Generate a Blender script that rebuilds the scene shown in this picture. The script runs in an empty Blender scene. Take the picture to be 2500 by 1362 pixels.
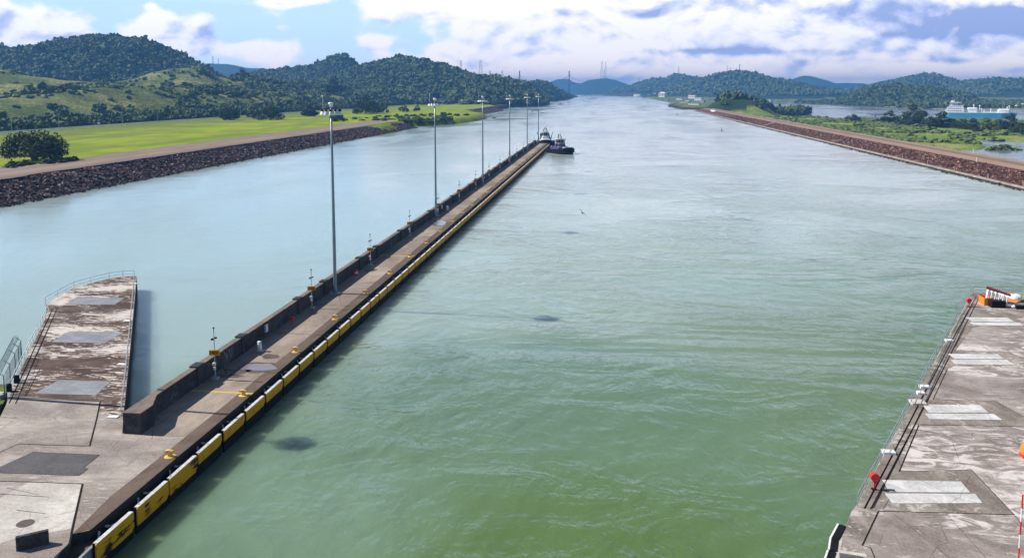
import bpy, math, random
import numpy as np
from mathutils import Vector, Matrix
random.seed(7); RNG = np.random.default_rng(11)
S = bpy.context.scene
COL = S.collection
# ------------------------------------------------------------------ camera
F = 2080.0; PITCH = math.radians(6.25); YAW = math.atan(237/2080); H0 = 32.0
cd = bpy.data.cameras.new("camera"); cam = bpy.data.objects.new("camera", cd); COL.objects.link(cam)
cam.location = (0, 0, H0); cam.rotation_euler = (math.pi/2-PITCH, 0, YAW)
cd.sensor_width = 36; cd.lens = F/2500*36; cd.shift_y = (450-681)/2500; cd.clip_start = 0.5; cd.clip_end = 60000
S.camera = cam
S.view_settings.view_transform = 'Standard'; S.view_settings.look = 'None'
S.view_settings.exposure = 0.32; S.view_settings.gamma = 1.0
try: S.view_settings.use_curve_mapping = False
except Exception: pass
CW, SW, CP, SP = math.cos(YAW), math.sin(YAW), math.cos(PITCH), math.sin(PITCH)
def ray(px, py):
    cx = (px-1250)/F; cy = (450-py)/F
    R = (CW, SW, 0); Fw = (-SW*CP, CW*CP, -SP); U = (-SW*SP, CW*SP, CP)
    return [R[i]*cx+U[i]*cy+Fw[i] for i in range(3)]
def G(px, py, z=0.0):                       # point of the place at height z seen in that direction
    d = ray(px, py); t = (z-H0)/d[2]
    return (d[0]*t, d[1]*t, z)
def A(px, py, D):                           # point at horizontal depth D
    d = ray(px, py); hd = -d[0]*SW+d[1]*CW; t = D/hd
    return (d[0]*t, d[1]*t, H0+d[2]*t)
# ------------------------------------------------------------------ sun and sky
SUN_EL = math.radians(42.5); SH = YAW-math.radians(10.5)
sd = bpy.data.lights.new("sun", 'SUN'); sd.energy = 5.0; sd.angle = math.radians(0.5); sd.color = (1.0, 0.95, 0.87)
so = bpy.data.objects.new("sun", sd); COL.objects.link(so)
ld = Vector((math.cos(SH)*math.cos(SUN_EL), math.sin(SH)*math.cos(SUN_EL), -math.sin(SUN_EL)))
so.rotation_euler = ld.to_track_quat('-Z', 'Y').to_euler()
W = bpy.data.worlds.new("World"); S.world = W; W.use_nodes = True
def world():
    nt = W.node_tree; N = nt.nodes; L = nt.links; N.clear()
    def nd(t, **k):
        n = N.new(t)
        for a, b in k.items(): setattr(n, a, b)
        return n
    def put(sock, v):
        if hasattr(v, 'links'): L.new(v, sock)
        else: sock.default_value = v
    def M(op, a, b=None, c=None, clamp=False):
        n = nd('ShaderNodeMath', operation=op, use_clamp=clamp); put(n.inputs[0], a)
        if b is not None: put(n.inputs[1], b)
        if c is not None: put(n.inputs[2], c)
        return n.outputs[0]
    def sstep(x, lo, hi):
        n = nd('ShaderNodeMapRange', interpolation_type='SMOOTHSTEP'); put(n.inputs[0], x)
        n.inputs[1].default_value = lo; n.inputs[2].default_value = hi
        n.inputs[3].default_value = 0; n.inputs[4].default_value = 1
        return n.outputs[0]
    def mix(f, a, b):
        n = nd('ShaderNodeMix', data_type='RGBA'); put(n.inputs[0], f); put(n.inputs[6], a); put(n.inputs[7], b)
        return n.outputs[2]
    tc = nd('ShaderNodeTexCoord'); sep = nd('ShaderNodeSeparateXYZ'); L.new(tc.outputs['Generated'], sep.inputs[0])
    X, Y, Z = sep.outputs
    hyp = M('SQRT', M('ADD', M('MULTIPLY', X, X), M('MULTIPLY', Y, Y)))
    az = M('ADD', M('ARCTAN2', X, Y), YAW)
    az3 = M('MULTIPLY', M('POWER', M('ABSOLUTE', az), 3), M('SIGN', az))
    U = M('MULTIPLY', M('ADD', az, M('MULTIPLY', az3, 0.36)), 2.08)
    V = M('MULTIPLY', M('DIVIDE', Z, M('MAXIMUM', hyp, 0.15)), 2.08)
    V = M('MULTIPLY', V, M('ADD', 1.0, M('MULTIPLY', M('MINIMUM', M('MULTIPLY', az, az), 0.6), 0.5)))
    cmb = nd('ShaderNodeCombineXYZ'); L.new(U, cmb.inputs[0]); L.new(V, cmb.inputs[1]); P = cmb.outputs[0]
    def noise(off, sc, scale, detail, rough, dist=0.0):
        m = nd('ShaderNodeVectorMath', operation='ADD'); L.new(P, m.inputs[0]); m.inputs[1].default_value = off
        m2 = nd('ShaderNodeVectorMath', operation='MULTIPLY'); L.new(m.outputs[0], m2.inputs[0]); m2.inputs[1].default_value = sc
        n = nd('ShaderNodeTexNoise'); L.new(m2.outputs[0], n.inputs['Vector']); n.inputs['Scale'].default_value = scale
        n.inputs['Detail'].default_value = detail; n.inputs['Roughness'].default_value = rough; n.inputs['Distortion'].default_value = dist
        return n.outputs[0]
    def blobs(lst, init=0.0):
        acc = init
        for (px, py, rx, ry, w) in lst:
            m = nd('ShaderNodeVectorMath', operation='SUBTRACT'); L.new(P, m.inputs[0]); m.inputs[1].default_value = ((px-1250)/1000, (222-py)/1000, 0)
            m2 = nd('ShaderNodeVectorMath', operation='MULTIPLY'); L.new(m.outputs[0], m2.inputs[0]); m2.inputs[1].default_value = (1000/rx, 1000/ry, 0)
            d = nd('ShaderNodeVectorMath', operation='DOT_PRODUCT'); L.new(m2.outputs[0], d.inputs[0]); L.new(m2.outputs[0], d.inputs[1])
            e = M('MULTIPLY', M('EXPONENT', M('MULTIPLY', d.outputs['Value'], -1.0)), w)
            acc = M('ADD', e, acc)
        return acc
    cov = blobs([(60, 80, 150, 44, .38), (160, 75, 70, 30, .26), (0, 35, 50, 34, .26), (375, 72, 62, 34, .38), (495, 88, 48, 30, .32), (610, 128, 130, 34, .40), (450, 125, 90, 26, .3), (380, 18, 28, 14, .26), (325, 22, 20, 14, .15),
                 (920, 108, 36, 22, .36), (1074, 136, 26, 18, .32), (1130, 125, 18, 10, .25), (700, 10, 230, 14, .22),
                 (1420, 60, 330, 110, .52), (1250, 170, 200, 34, .26), (1850, 70, 380, 120, .5), (2250, 50, 460, 150, 1.1), (1700, 170, 420, 40, .34), (2350, 160, 350, 45, .36),
                 (1250, 20, 260, 30, .3), (-300, 60, 200, 60, .3), (2900, 90, 400, 100, .4)], 0.0)
    n1 = noise((3.1, 1.7, 0), (1, 1.7, 1), 5.2, 9, 0.51, 0.2)
    n1u = noise((3.1-0.014, 1.7+0.020, 0), (1, 1.7, 1), 5.2, 9, 0.51, 0.2)
    gen = M('MULTIPLY', sstep(V, 0.3, 0.7), 0.06)
    dens = M('ADD', M('ADD', n1, cov), gen)
    alpha = sstep(dens, 0.61, 0.76)
    veil = M('MULTIPLY', sstep(M('ADD', M('MULTIPLY', cov, 1.1), noise((0, 0, 3), (1, 3.5, 1), 2.5, 5, .6)), 0.55, 1.15), 0.62)
    alpha = M('MAXIMUM', alpha, veil)
    lit = M('ADD', M('MULTIPLY', M('SUBTRACT', n1, n1u), 3.9), 0.70)
    dk = blobs([(2400, 52, 330, 34, .82), (2120, 28, 260, 30, .62), (1960, 20, 120, 20, .2), (2200, 88, 150, 14, .42), (1690, 60, 70, 14, .28), (1640, 126, 190, 7, .40), (1380, 134, 150, 8, .26), (1960, 85, 45, 10, .4),
                (1850, 130, 260, 9, .32), (2200, 150, 220, 8, .3), (2480, 70, 120, 40, .2), (1560, 45, 35, 9, .25), (400, 96, 50, 5, .26), (360, 80, 20, 12, .08), (10, 60, 50, 24, .18), (100, 98, 90, 10, .14), (700, 14, 100, 6, .4), (2600, 60, 200, 60, .5)], 0.0)
    st = noise((5.0, 2.0, 1.0), (.8, 3.6, 1), 2.6, 5, .52, .2)
    dsh = M('MULTIPLY', dk, M('ADD', 0.50, M('MULTIPLY', sstep(st, .25, .72), .70)))
    dsh = M('ADD', dsh, M('MULTIPLY', sstep(st, .5, .72), 0.05))
    lit = M('SUBTRACT', lit, dsh)
    cr = nd('ShaderNodeValToRGB'); L.new(lit, cr.inputs[0]); e = cr.color_ramp.elements
    e[0].position = 0.0; e[0].color = (.32, .41, .72, 1); e[1].position = .70; e[1].color = (1.0, .98, .99, 1)
    q = cr.color_ramp.elements.new(.30); q.color = (.60, .66, .92, 1); q = cr.color_ramp.elements.new(.50); q.color = (.86, .87, .98, 1)
    sky = nd('ShaderNodeTexSky', sky_type='NISHITA'); sky.sun_disc = False; sky.sun_elevation = SUN_EL
    sky.sun_rotation = math.atan2(-ld.x, -ld.y); sky.air_density = 1.1; sky.dust_density = 0.6; sky.ozone_density = 1.5
    sk = nd('ShaderNodeMix', data_type='RGBA', blend_type='MULTIPLY'); sk.inputs[0].default_value = 1
    L.new(sky.outputs[0], sk.inputs[6]); sk.inputs[7].default_value = (.05, .05, .05, 1)
    # clear air near the horizon: pale blue
    hz = nd('ShaderNodeValToRGB'); L.new(M('MULTIPLY', V, 1.0), hz.inputs[0]); e = hz.color_ramp.elements
    e[0].position = 0; e[0].color = (.68, .86, 1.0, 1); e[1].position = .30; e[1].color = (.46, .71, .99, 1)
    skc = mix(sstep(V, .25, .9), hz.outputs[0], sk.outputs[2])
    cloud = mix(sstep(V, .3, 1.0), cr.outputs[0], (.20, .22, .28, 1))
    fin = mix(alpha, skc, cloud)
    gl = nd('ShaderNodeMix', data_type='RGBA', blend_type='MULTIPLY'); gl.inputs[0].default_value = 1; L.new(fin, gl.inputs[6]); L.new(mix(sstep(V, 0.0, 0.13), (1.62, 1.34, 1.12, 1), (1.06, 1.04, 1.03, 1)), gl.inputs[7]); fin = gl.outputs[2]
    bg = nd('ShaderNodeBackground'); L.new(fin, bg.inputs[0]); bg.inputs[1].default_value = 1.0
    out = nd('ShaderNodeOutputWorld'); L.new(bg.outputs[0], out.inputs[0])
world()
try: W.cycles.sampling_method = 'MANUAL'; W.cycles.sample_map_resolution = 1024
except Exception: pass
# ------------------------------------------------------------------ materials
def new_mat(name):
    m = bpy.data.materials.new(name); m.use_nodes = True; nt = m.node_tree; nt.nodes.clear()
    o = nt.nodes.new('ShaderNodeOutputMaterial'); b = nt.nodes.new('ShaderNodeBsdfPrincipled'); nt.links.new(b.outputs[0], o.inputs[0])
    return m, nt, b
class NT:
    def __init__(s, nt):
        s.nt = nt; s.N = nt.nodes; s.L = nt.links
        s.pos = s.N.new('ShaderNodeNewGeometry').outputs['Position']
    def put(s, sock, v):
        if hasattr(v, 'links'): s.L.new(v, sock)
        else: sock.default_value = v
    def M(s, op, a, b=None, clamp=False):
        n = s.N.new('ShaderNodeMath'); n.operation = op; n.use_clamp = clamp; s.put(n.inputs[0], a)
        if b is not None: s.put(n.inputs[1], b)
        return n.outputs[0]
    def mr(s, x, lo, hi, a=0, b=1):
        n = s.N.new('ShaderNodeMapRange'); n.interpolation_type = 'SMOOTHSTEP'; s.put(n.inputs[0], x)
        for i, v in enumerate((lo, hi, a, b)): n.inputs[i+1].default_value = v
        return n.outputs[0]
    def mix(s, f, a, b):
        n = s.N.new('ShaderNodeMix'); n.data_type = 'RGBA'; s.put(n.inputs[0], f)
        s.put(n.inputs[6], a if hasattr(a, 'links') else (*a[:3], 1)); s.put(n.inputs[7], b if hasattr(b, 'links') else (*b[:3], 1))
        return n.outputs[2]
    def vec(s, sc, off=(0, 0, 0), rot=0.0, src=None):
        n = s.N.new('ShaderNodeMapping'); s.L.new(src or s.pos, n.inputs[0]); n.inputs['Scale'].default_value = sc
        n.inputs['Location'].default_value = off; n.inputs['Rotation'].default_value = (0, 0, rot)
        return n.outputs[0]
    def noise(s, scale, detail=4, rough=.55, dist=0.0, vec=None):
        n = s.N.new('ShaderNodeTexNoise'); s.L.new(vec or s.pos, n.inputs['Vector']); n.inputs['Scale'].default_value = scale
        n.inputs['Detail'].default_value = detail; n.inputs['Roughness'].default_value = rough; n.inputs['Distortion'].default_value = dist
        return n.outputs[0]
    def voro(s, scale, vec=None, out='Color', feature='F1'):
        n = s.N.new('ShaderNodeTexVoronoi'); s.L.new(vec or s.pos, n.inputs['Vector']); n.inputs['Scale'].default_value = scale; n.feature = feature
        return n.outputs[out]
    def bump(s, h, strength, dist, bsdf, prev=None):
        n = s.N.new('ShaderNodeBump'); s.L.new(h, n.inputs['Height']); n.inputs['Strength'].default_value = strength; n.inputs['Distance'].default_value = dist
        if prev is not None: s.L.new(prev, n.inputs['Normal'])
        s.L.new(n.outputs[0], bsdf.inputs['Normal']); return n.outputs[0]
    def attr(s, name):
        n = s.N.new('ShaderNodeAttribute'); n.attribute_name = name; return n
    def ramp(s, x, stops):
        n = s.N.new('ShaderNodeValToRGB'); s.L.new(x, n.inputs[0]); cr = n.color_ramp
        cr.elements[0].position = stops[0][0]; cr.elements[0].color = (*stops[0][1], 1)
        cr.elements[1].position = stops[-1][0]; cr.elements[1].color = (*stops[-1][1], 1)
        for p, c in stops[1:-1]: e = cr.elements.new(p); e.color = (*c, 1)
        return n.outputs[0]
MATS = {}
def paint(name, c, rough=.5, metal=0.0, var=.18, scale=3.0, wear=None, wearamt=.58, bump=0.0):
    """plain surface with slight dirt and optional worn patches"""
    if name in MATS: return MATS[name]
    m, nt, b = new_mat(name); t = NT(nt)
    n = t.noise(scale, 5, .6)
    col = t.mix(t.mr(n, .3, .7), tuple(x*(1-var) for x in c), tuple(min(1, x*(1+var)) for x in c))
    if wear: col = t.mix(t.mr(t.noise(scale*2.3, 6, .65, .4), wearamt, wearamt+.06), col, wear)
    t.L.new(col, b.inputs['Base Color']); b.inputs['Roughness'].default_value = rough; b.inputs['Metallic'].default_value = metal
    if max(c) < .06 or c[2] < .02: b.inputs['Specular IOR Level'].default_value = .12
    if bump: t.bump(n, bump, .05, b)
    MATS[name] = m; return m
def concrete(name, c1, c2, c3=None, s=.18, patch=(.50, .60), streak=0, rough=.85, rot=0.0, stretch=1.0, fine=.30):
    """stained concrete: c1 dark stain, c2 clean, c3 bleached swirls"""
    m, nt, b = new_mat(name); t = NT(nt)
    v = t.vec((1, stretch, 1), rot=rot)
    a = t.noise(s, 7, .62, .6, v)
    col = t.mix(t.mr(a, .35, .66), c1, c2)
    g = t.noise(s*7, 6, .7, .3, v)
    col = t.mix(t.mr(g, .40, .62, 0, fine), col, tuple(x*.55 for x in c1))
    g2 = t.noise(5.0, 4, .7)
    col = t.mix(t.mr(g2, .35, .75, 0, .35), col, tuple(min(1, x*1.35) for x in c2))
    if c3:
        vv = t.vec((1, stretch*1.9, 1), (7, 3, 0), rot)
        k = t.noise(s*2.2, 9, .70, 1.6, vv); big = t.noise(s*.45, 3, .5, 0, v)
        k = t.M('ADD', k, t.M('MULTIPLY', t.M('SUBTRACT', big, .5), .7))
        col = t.mix(t.mr(k, patch[0], patch[1]), col, c3)
    ck = t.voro(.20, t.vec((1, 1, 1), (0, 0, 0), .3), 'Distance', 'DISTANCE_TO_EDGE'); jit = t.M('ADD', ck, t.M('MULTIPLY', t.noise(1.7, 4, .7), .03))
    cm = t.M('MULTIPLY', t.mr(jit, .015, .022, .75, 0), t.mr(t.noise(.09, 3, .5), .48, .58)); col = t.mix(cm, col, tuple(x*.35 for x in c1))
    run = t.noise(1.0, 5, .62, .2, t.vec((1.6, .16, .3), (3, 1, 0), rot)); col = t.mix(t.mr(run, .56, .74, 0, .38), col, tuple(x*.6 for x in c1))
    t.L.new(col, b.inputs['Base Color']); b.inputs['Roughness'].default_value = rough; b.inputs['Specular IOR Level'].default_value = .15
    t.bump(g, .35, .02, b)
    MATS[name] = m; return m
# ------------------------------------------------------------------ mesh helpers
class MB:
    def __init__(s): s.v = []; s.f = []; s.mi = []; s.cur = 0
    def add(s, vs, fs):
        o = len(s.v); s.v += [tuple(p) for p in vs]; s.f += [tuple(i+o for i in f) for f in fs]; s.mi += [s.cur]*len(fs); return s
    def box(s, c, d, rz=0.0, rx=0.0, ry=0.0):
        hx, hy, hz = d[0]/2, d[1]/2, d[2]/2
        M = Matrix.Translation(c) @ Matrix.Rotation(rz, 4, 'Z') @ Matrix.Rotation(ry, 4, 'Y') @ Matrix.Rotation(rx, 4, 'X')
        vs = [M @ Vector((x*hx, y*hy, z*hz)) for z in (-1, 1) for y in (-1, 1) for x in (-1, 1)]
        return s.add(vs, [(0, 2, 3, 1), (4, 5, 7, 6), (0, 1, 5, 4), (2, 6, 7, 3), (0, 4, 6, 2), (1, 3, 7, 5)])
    def cbox(s, c, d, b=.03, rz=0.0):          # box with chamfered vertical and top edges
        hx, hy, hz = d[0]/2, d[1]/2, d[2]/2; b = min(b, hx*.45, hy*.45, hz*.45)
        oc = [(hx-b, -hy), (hx, -hy+b), (hx, hy-b), (hx-b, hy), (-hx+b, hy), (-hx, hy-b), (-hx, -hy+b), (-hx+b, -hy)]
        M = Matrix.Translation(c) @ Matrix.Rotation(rz, 4, 'Z'); vs = []
        for z, k in ((-hz, 1), (hz-b, 1), (hz, 0)):
            for (x, y) in oc:
                if k == 0: x *= (hx-b)/hx; y *= (hy-b)/hy
                vs.append(M @ Vector((x, y, z)))
        fs = [tuple(range(7, -1, -1)), tuple(range(16, 24))]
        for r in (0, 8):
            for i in range(8): j = (i+1) % 8; fs.append((r+i, r+j, r+8+j, r+8+i))
        return s.add(vs, fs)
    def tube(s, p0, p1, r0, r1=None, n=8, cap=True):
        r1 = r0 if r1 is None else r1; p0 = Vector(p0); p1 = Vector(p1); d = (p1-p0)
        if d.length < 1e-6: return s
        q = d.to_track_quat('Z', 'Y'); vs = []
        for p, r in ((p0, r0), (p1, r1)):
            for i in range(n):
                a = 2*math.pi*i/n; vs.append(p + q @ Vector((math.cos(a)*r, math.sin(a)*r, 0)))
        fs = [(i, (i+1) % n, n+(i+1) % n, n+i) for i in range(n)]
        if cap: fs += [tuple(range(n-1, -1, -1)), tuple(range(n, 2*n))]
        return s.add(vs, fs)
    def lathe(s, c, prof, n=16, rot=None):      # prof: (r, z)
        vs = []; fs = []; c = Vector(c)
        for (r, z) in prof:
            for i in range(n):
                a = 2*math.pi*i/n; p = Vector((math.cos(a)*r, math.sin(a)*r, z))
                if rot: p = rot @ p
                vs.append(c+p)
        for k in range(len(prof)-1):
            for i in range(n): j = (i+1) % n; fs.append((k*n+i, k*n+j, (k+1)*n+j, (k+1)*n+i))
        fs += [tuple(range(n-1, -1, -1)), tuple(range((len(prof)-1)*n, len(prof)*n))]
        return s.add(vs, fs)
    def prism(s, poly, z0, z1):                 # poly: xy list; counter-clockwise fixed here
        P = [(p[0], p[1]) for p in poly]
        if sum(P[i][0]*P[(i+1) % len(P)][1]-P[(i+1) % len(P)][0]*P[i][1] for i in range(len(P))) < 0: P.reverse()
        n = len(P); vs = [(x, y, z0) for x, y in P]+[(x, y, z1) for x, y in P]
        return s.add(vs, [tuple(range(n-1, -1, -1)), tuple(range(n, 2*n))]+[(i, (i+1) % n, n+(i+1) % n, n+i) for i in range(n)])
    def sheet(s, poly, z):
        P = [(p[0], p[1]) for p in poly]
        if sum(P[i][0]*P[(i+1) % len(P)][1]-P[(i+1) % len(P)][0]*P[i][1] for i in range(len(P))) < 0: P.reverse()
        return s.add([(x, y, z) for x, y in P], [tuple(range(len(P)))])
    def strip(s, a, b, w, z, w2=None):          # thin flat line on a surface
        a = Vector(a[:2]); b = Vector(b[:2]); d = (b-a).normalized(); n = Vector((-d.y, d.x)); w2 = w2 or w
        return s.sheet([a+n*w/2, a-n*w/2, b-n*w2/2, b+n*w2/2], z)
    def extrude(s, prof, M):                    # prof: list of (a,b) ; thickness 1 along local y from -.5..5
        n = len(prof); vs = [M @ Vector((a, -.5, b)) for a, b in prof]+[M @ Vector((a, .5, b)) for a, b in prof]
        return s.add(vs, [tuple(range(n)), tuple(range(2*n-1, n-1, -1))]+[(i, n+i, n+(i+1) % n, (i+1) % n) for i in range(n)])
    def ball(s, c, r, sub=1, sc=(1, 1, 1)):
        v, f = ICO[sub]; return s.add([(c[0]+p[0]*r*sc[0], c[1]+p[1]*r*sc[1], c[2]+p[2]*r*sc[2]) for p in v], f)
    def build(s, name, mats, parent=None, smooth=False, rel=True):
        if not isinstance(mats, (list, tuple)): mats = [mats]
        me = bpy.data.meshes.new(name); vs = s.v
        off = Vector((0, 0, 0))
        if parent is not None and rel: off = wloc(parent)
        me.from_pydata([(p[0]-off.x, p[1]-off.y, p[2]-off.z) for p in vs], [], s.f)
        for m in mats: me.materials.append(m)
        if any(s.mi): me.polygons.foreach_set('material_index', s.mi)
        if smooth: me.polygons.foreach_set('use_smooth', [True]*len(s.f))
        me.update(); o = bpy.data.objects.new(name, me); COL.objects.link(o)
        if parent is not None: o.parent = parent
        return o
def wloc(o):
    l = Vector(o.location)
    while o.parent is not None: o = o.parent; l = l+Vector(o.location)
    return l
def ico(sub):
    t = (1+5**.5)/2; v = [Vector(p).normalized() for p in [(-1, t, 0), (1, t, 0), (-1, -t, 0), (1, -t, 0), (0, -1, t), (0, 1, t), (0, -1, -t), (0, 1, -t), (t, 0, -1), (t, 0, 1), (-t, 0, -1), (-t, 0, 1)]]
    f = [(0, 11, 5), (0, 5, 1), (0, 1, 7), (0, 7, 10), (0, 10, 11), (1, 5, 9), (5, 11, 4), (11, 10, 2), (10, 7, 6), (7, 1, 8), (3, 9, 4), (3, 4, 2), (3, 2, 6), (3, 6, 8), (3, 8, 9), (4, 9, 5), (2, 4, 11), (6, 2, 10), (8, 6, 7), (9, 8, 1)]
    for _ in range(sub):
        c = {}; nf = []
        def mid(a, b):
            k = (min(a, b), max(a, b))
            if k not in c: v.append(((v[a]+v[b])/2).normalized()); c[k] = len(v)-1
            return c[k]
        for a, b, d in f:
            x, y, z = mid(a, b), mid(b, d), mid(d, a); nf += [(a, x, z), (b, y, x), (d, z, y), (x, y, z)]
        f = nf
    return v, f
ICO = {i: ico(i) for i in range(3)}
def tag(o, label=None, cat=None, group=None, kind=None):
    if label: o['label'] = label
    if cat: o['category'] = cat
    if group: o['group'] = group
    if kind: o['kind'] = kind
    return o
def thing(name, label, cat, loc, group=None, rz=0.0):
    o = bpy.data.objects.new(name, None); COL.objects.link(o); o.location = loc; o.rotation_euler.z = rz; o.empty_display_size = .3
    return tag(o, label, cat, group)
def children(o): return KIDS.get(o.name) or [c for c in bpy.data.objects if c.parent == o]
KIDS = {}
def copy_tree(o, loc=None, rz=None, label=None, scale=None, group=None):
    if o.name not in KIDS:
        for x in bpy.data.objects:
            if x.parent is not None:
                l = KIDS.setdefault(x.parent.name, [])
                if x not in l: l.append(x)
        KIDS.setdefault(o.name, [])
    def rec(a, parent):
        c = a.copy(); COL.objects.link(c)
        if parent is not None: c.parent = parent
        for ch in KIDS.get(a.name, []): rec(ch, c)
        return c
    c = rec(o, None)
    if loc is not None: c.location = loc
    if rz is not None: c.rotation_euler.z = rz
    if scale is not None: c.scale = scale
    if label: c['label'] = label
    if group: c['group'] = group
    return c
ONES = ['', 'first', 'second', 'third', 'fourth', 'fifth', 'sixth', 'seventh', 'eighth', 'ninth', 'tenth', 'eleventh', 'twelfth', 'thirteenth', 'fourteenth', 'fifteenth', 'sixteenth', 'seventeenth', 'eighteenth', 'nineteenth']
TENS = {2: 'twent', 3: 'thirt', 4: 'fort', 5: 'fift', 6: 'sixt', 7: 'sevent', 8: 'eight', 9: 'ninet'}
def ordinal(n):
    if n < 20: return ONES[n]
    t, u = divmod(n, 10)
    return TENS[t]+'ieth' if u == 0 else TENS[t]+'y-'+ONES[u]
# ------------------------------------------------------------------ numpy noise
def vnoise(x, y, seed=0):
    xi = np.floor(x).astype(np.int64); yi = np.floor(y).astype(np.int64); xf = x-xi; yf = y-yi
    def h(a, b):
        n = (a*374761393+b*668265263+seed*974634777) & 0x7fffffff
        n = ((n ^ (n >> 13))*1274126177) & 0x7fffffff
        return ((n ^ (n >> 16)) & 0xffff)/65535.0
    u = xf*xf*(3-2*xf); v = yf*yf*(3-2*yf)
    return (h(xi, yi)*(1-u)+h(xi+1, yi)*u)*(1-v)+(h(xi, yi+1)*(1-u)+h(xi+1, yi+1)*u)*v
def fbm(x, y, oct=5, seed=0, gain=.5):
    a = 1.0; s = 0.0; t = 0.0
    for i in range(oct):
        s = s+a*vnoise(x*2**i+i*17.3, y*2**i-i*9.1, seed+i); t += a; a *= gain
    return s/t
def grid_mesh(name, X, Y, Z, mat, keep=None, smooth=True, masks=None):
    ny, nx = X.shape; me = bpy.data.meshes.new(name)
    co = np.stack([X, Y, Z], -1).reshape(-1, 3)
    i = (np.arange(ny-1)[:, None]*nx+np.arange(nx-1)[None, :])
    q = np.stack([i, i+1, i+nx+1, i+nx], -1).reshape(-1, 4)
    if keep is not None:
        k = keep.reshape(-1); q = q[k[q].any(1)]
    used = np.unique(q); rm = np.full(len(co), -1, np.int64); rm[used] = np.arange(len(used)); co = co[used]; q = rm[q]
    me.vertices.add(len(co)); me.vertices.foreach_set('co', co.astype(np.float32).ravel())
    me.loops.add(q.size); me.loops.foreach_set('vertex_index', q.astype(np.int32).ravel())
    me.polygons.add(len(q)); me.polygons.foreach_set('loop_start', (np.arange(len(q))*4).astype(np.int32)); me.polygons.foreach_set('loop_total', np.full(len(q), 4, np.int32))
    me.polygons.foreach_set('use_smooth', np.full(len(q), smooth)); me.materials.append(mat); me.update(calc_edges=True)
    if masks is not None:
        at = me.attributes.new('mask', 'FLOAT_COLOR', 'POINT')
        c = np.ones((len(co), 4), np.float32)
        for j, mk in enumerate(masks): c[:, j] = mk.reshape(-1)[used]
        at.data.foreach_set('color', c.ravel())
    o = bpy.data.objects.new(name, me); COL.objects.link(o); return o
def tri_mesh(name, co, tri, mat, smooth=False, parent=None):
    me = bpy.data.meshes.new(name); k = tri.shape[1]
    me.vertices.add(len(co)); me.vertices.foreach_set('co', np.asarray(co, np.float32).ravel())
    me.loops.add(tri.size); me.loops.foreach_set('vertex_index', np.asarray(tri, np.int32).ravel())
    me.polygons.add(len(tri)); me.polygons.foreach_set('loop_start', (np.arange(len(tri))*k).astype(np.int32)); me.polygons.foreach_set('loop_total', np.full(len(tri), k, np.int32))
    me.polygons.foreach_set('use_smooth', np.full(len(tri), smooth)); me.materials.append(mat); me.update(calc_edges=True)
    o = bpy.data.objects.new(name, me); COL.objects.link(o)
    if parent is not None: o.parent = parent
    return o
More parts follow.
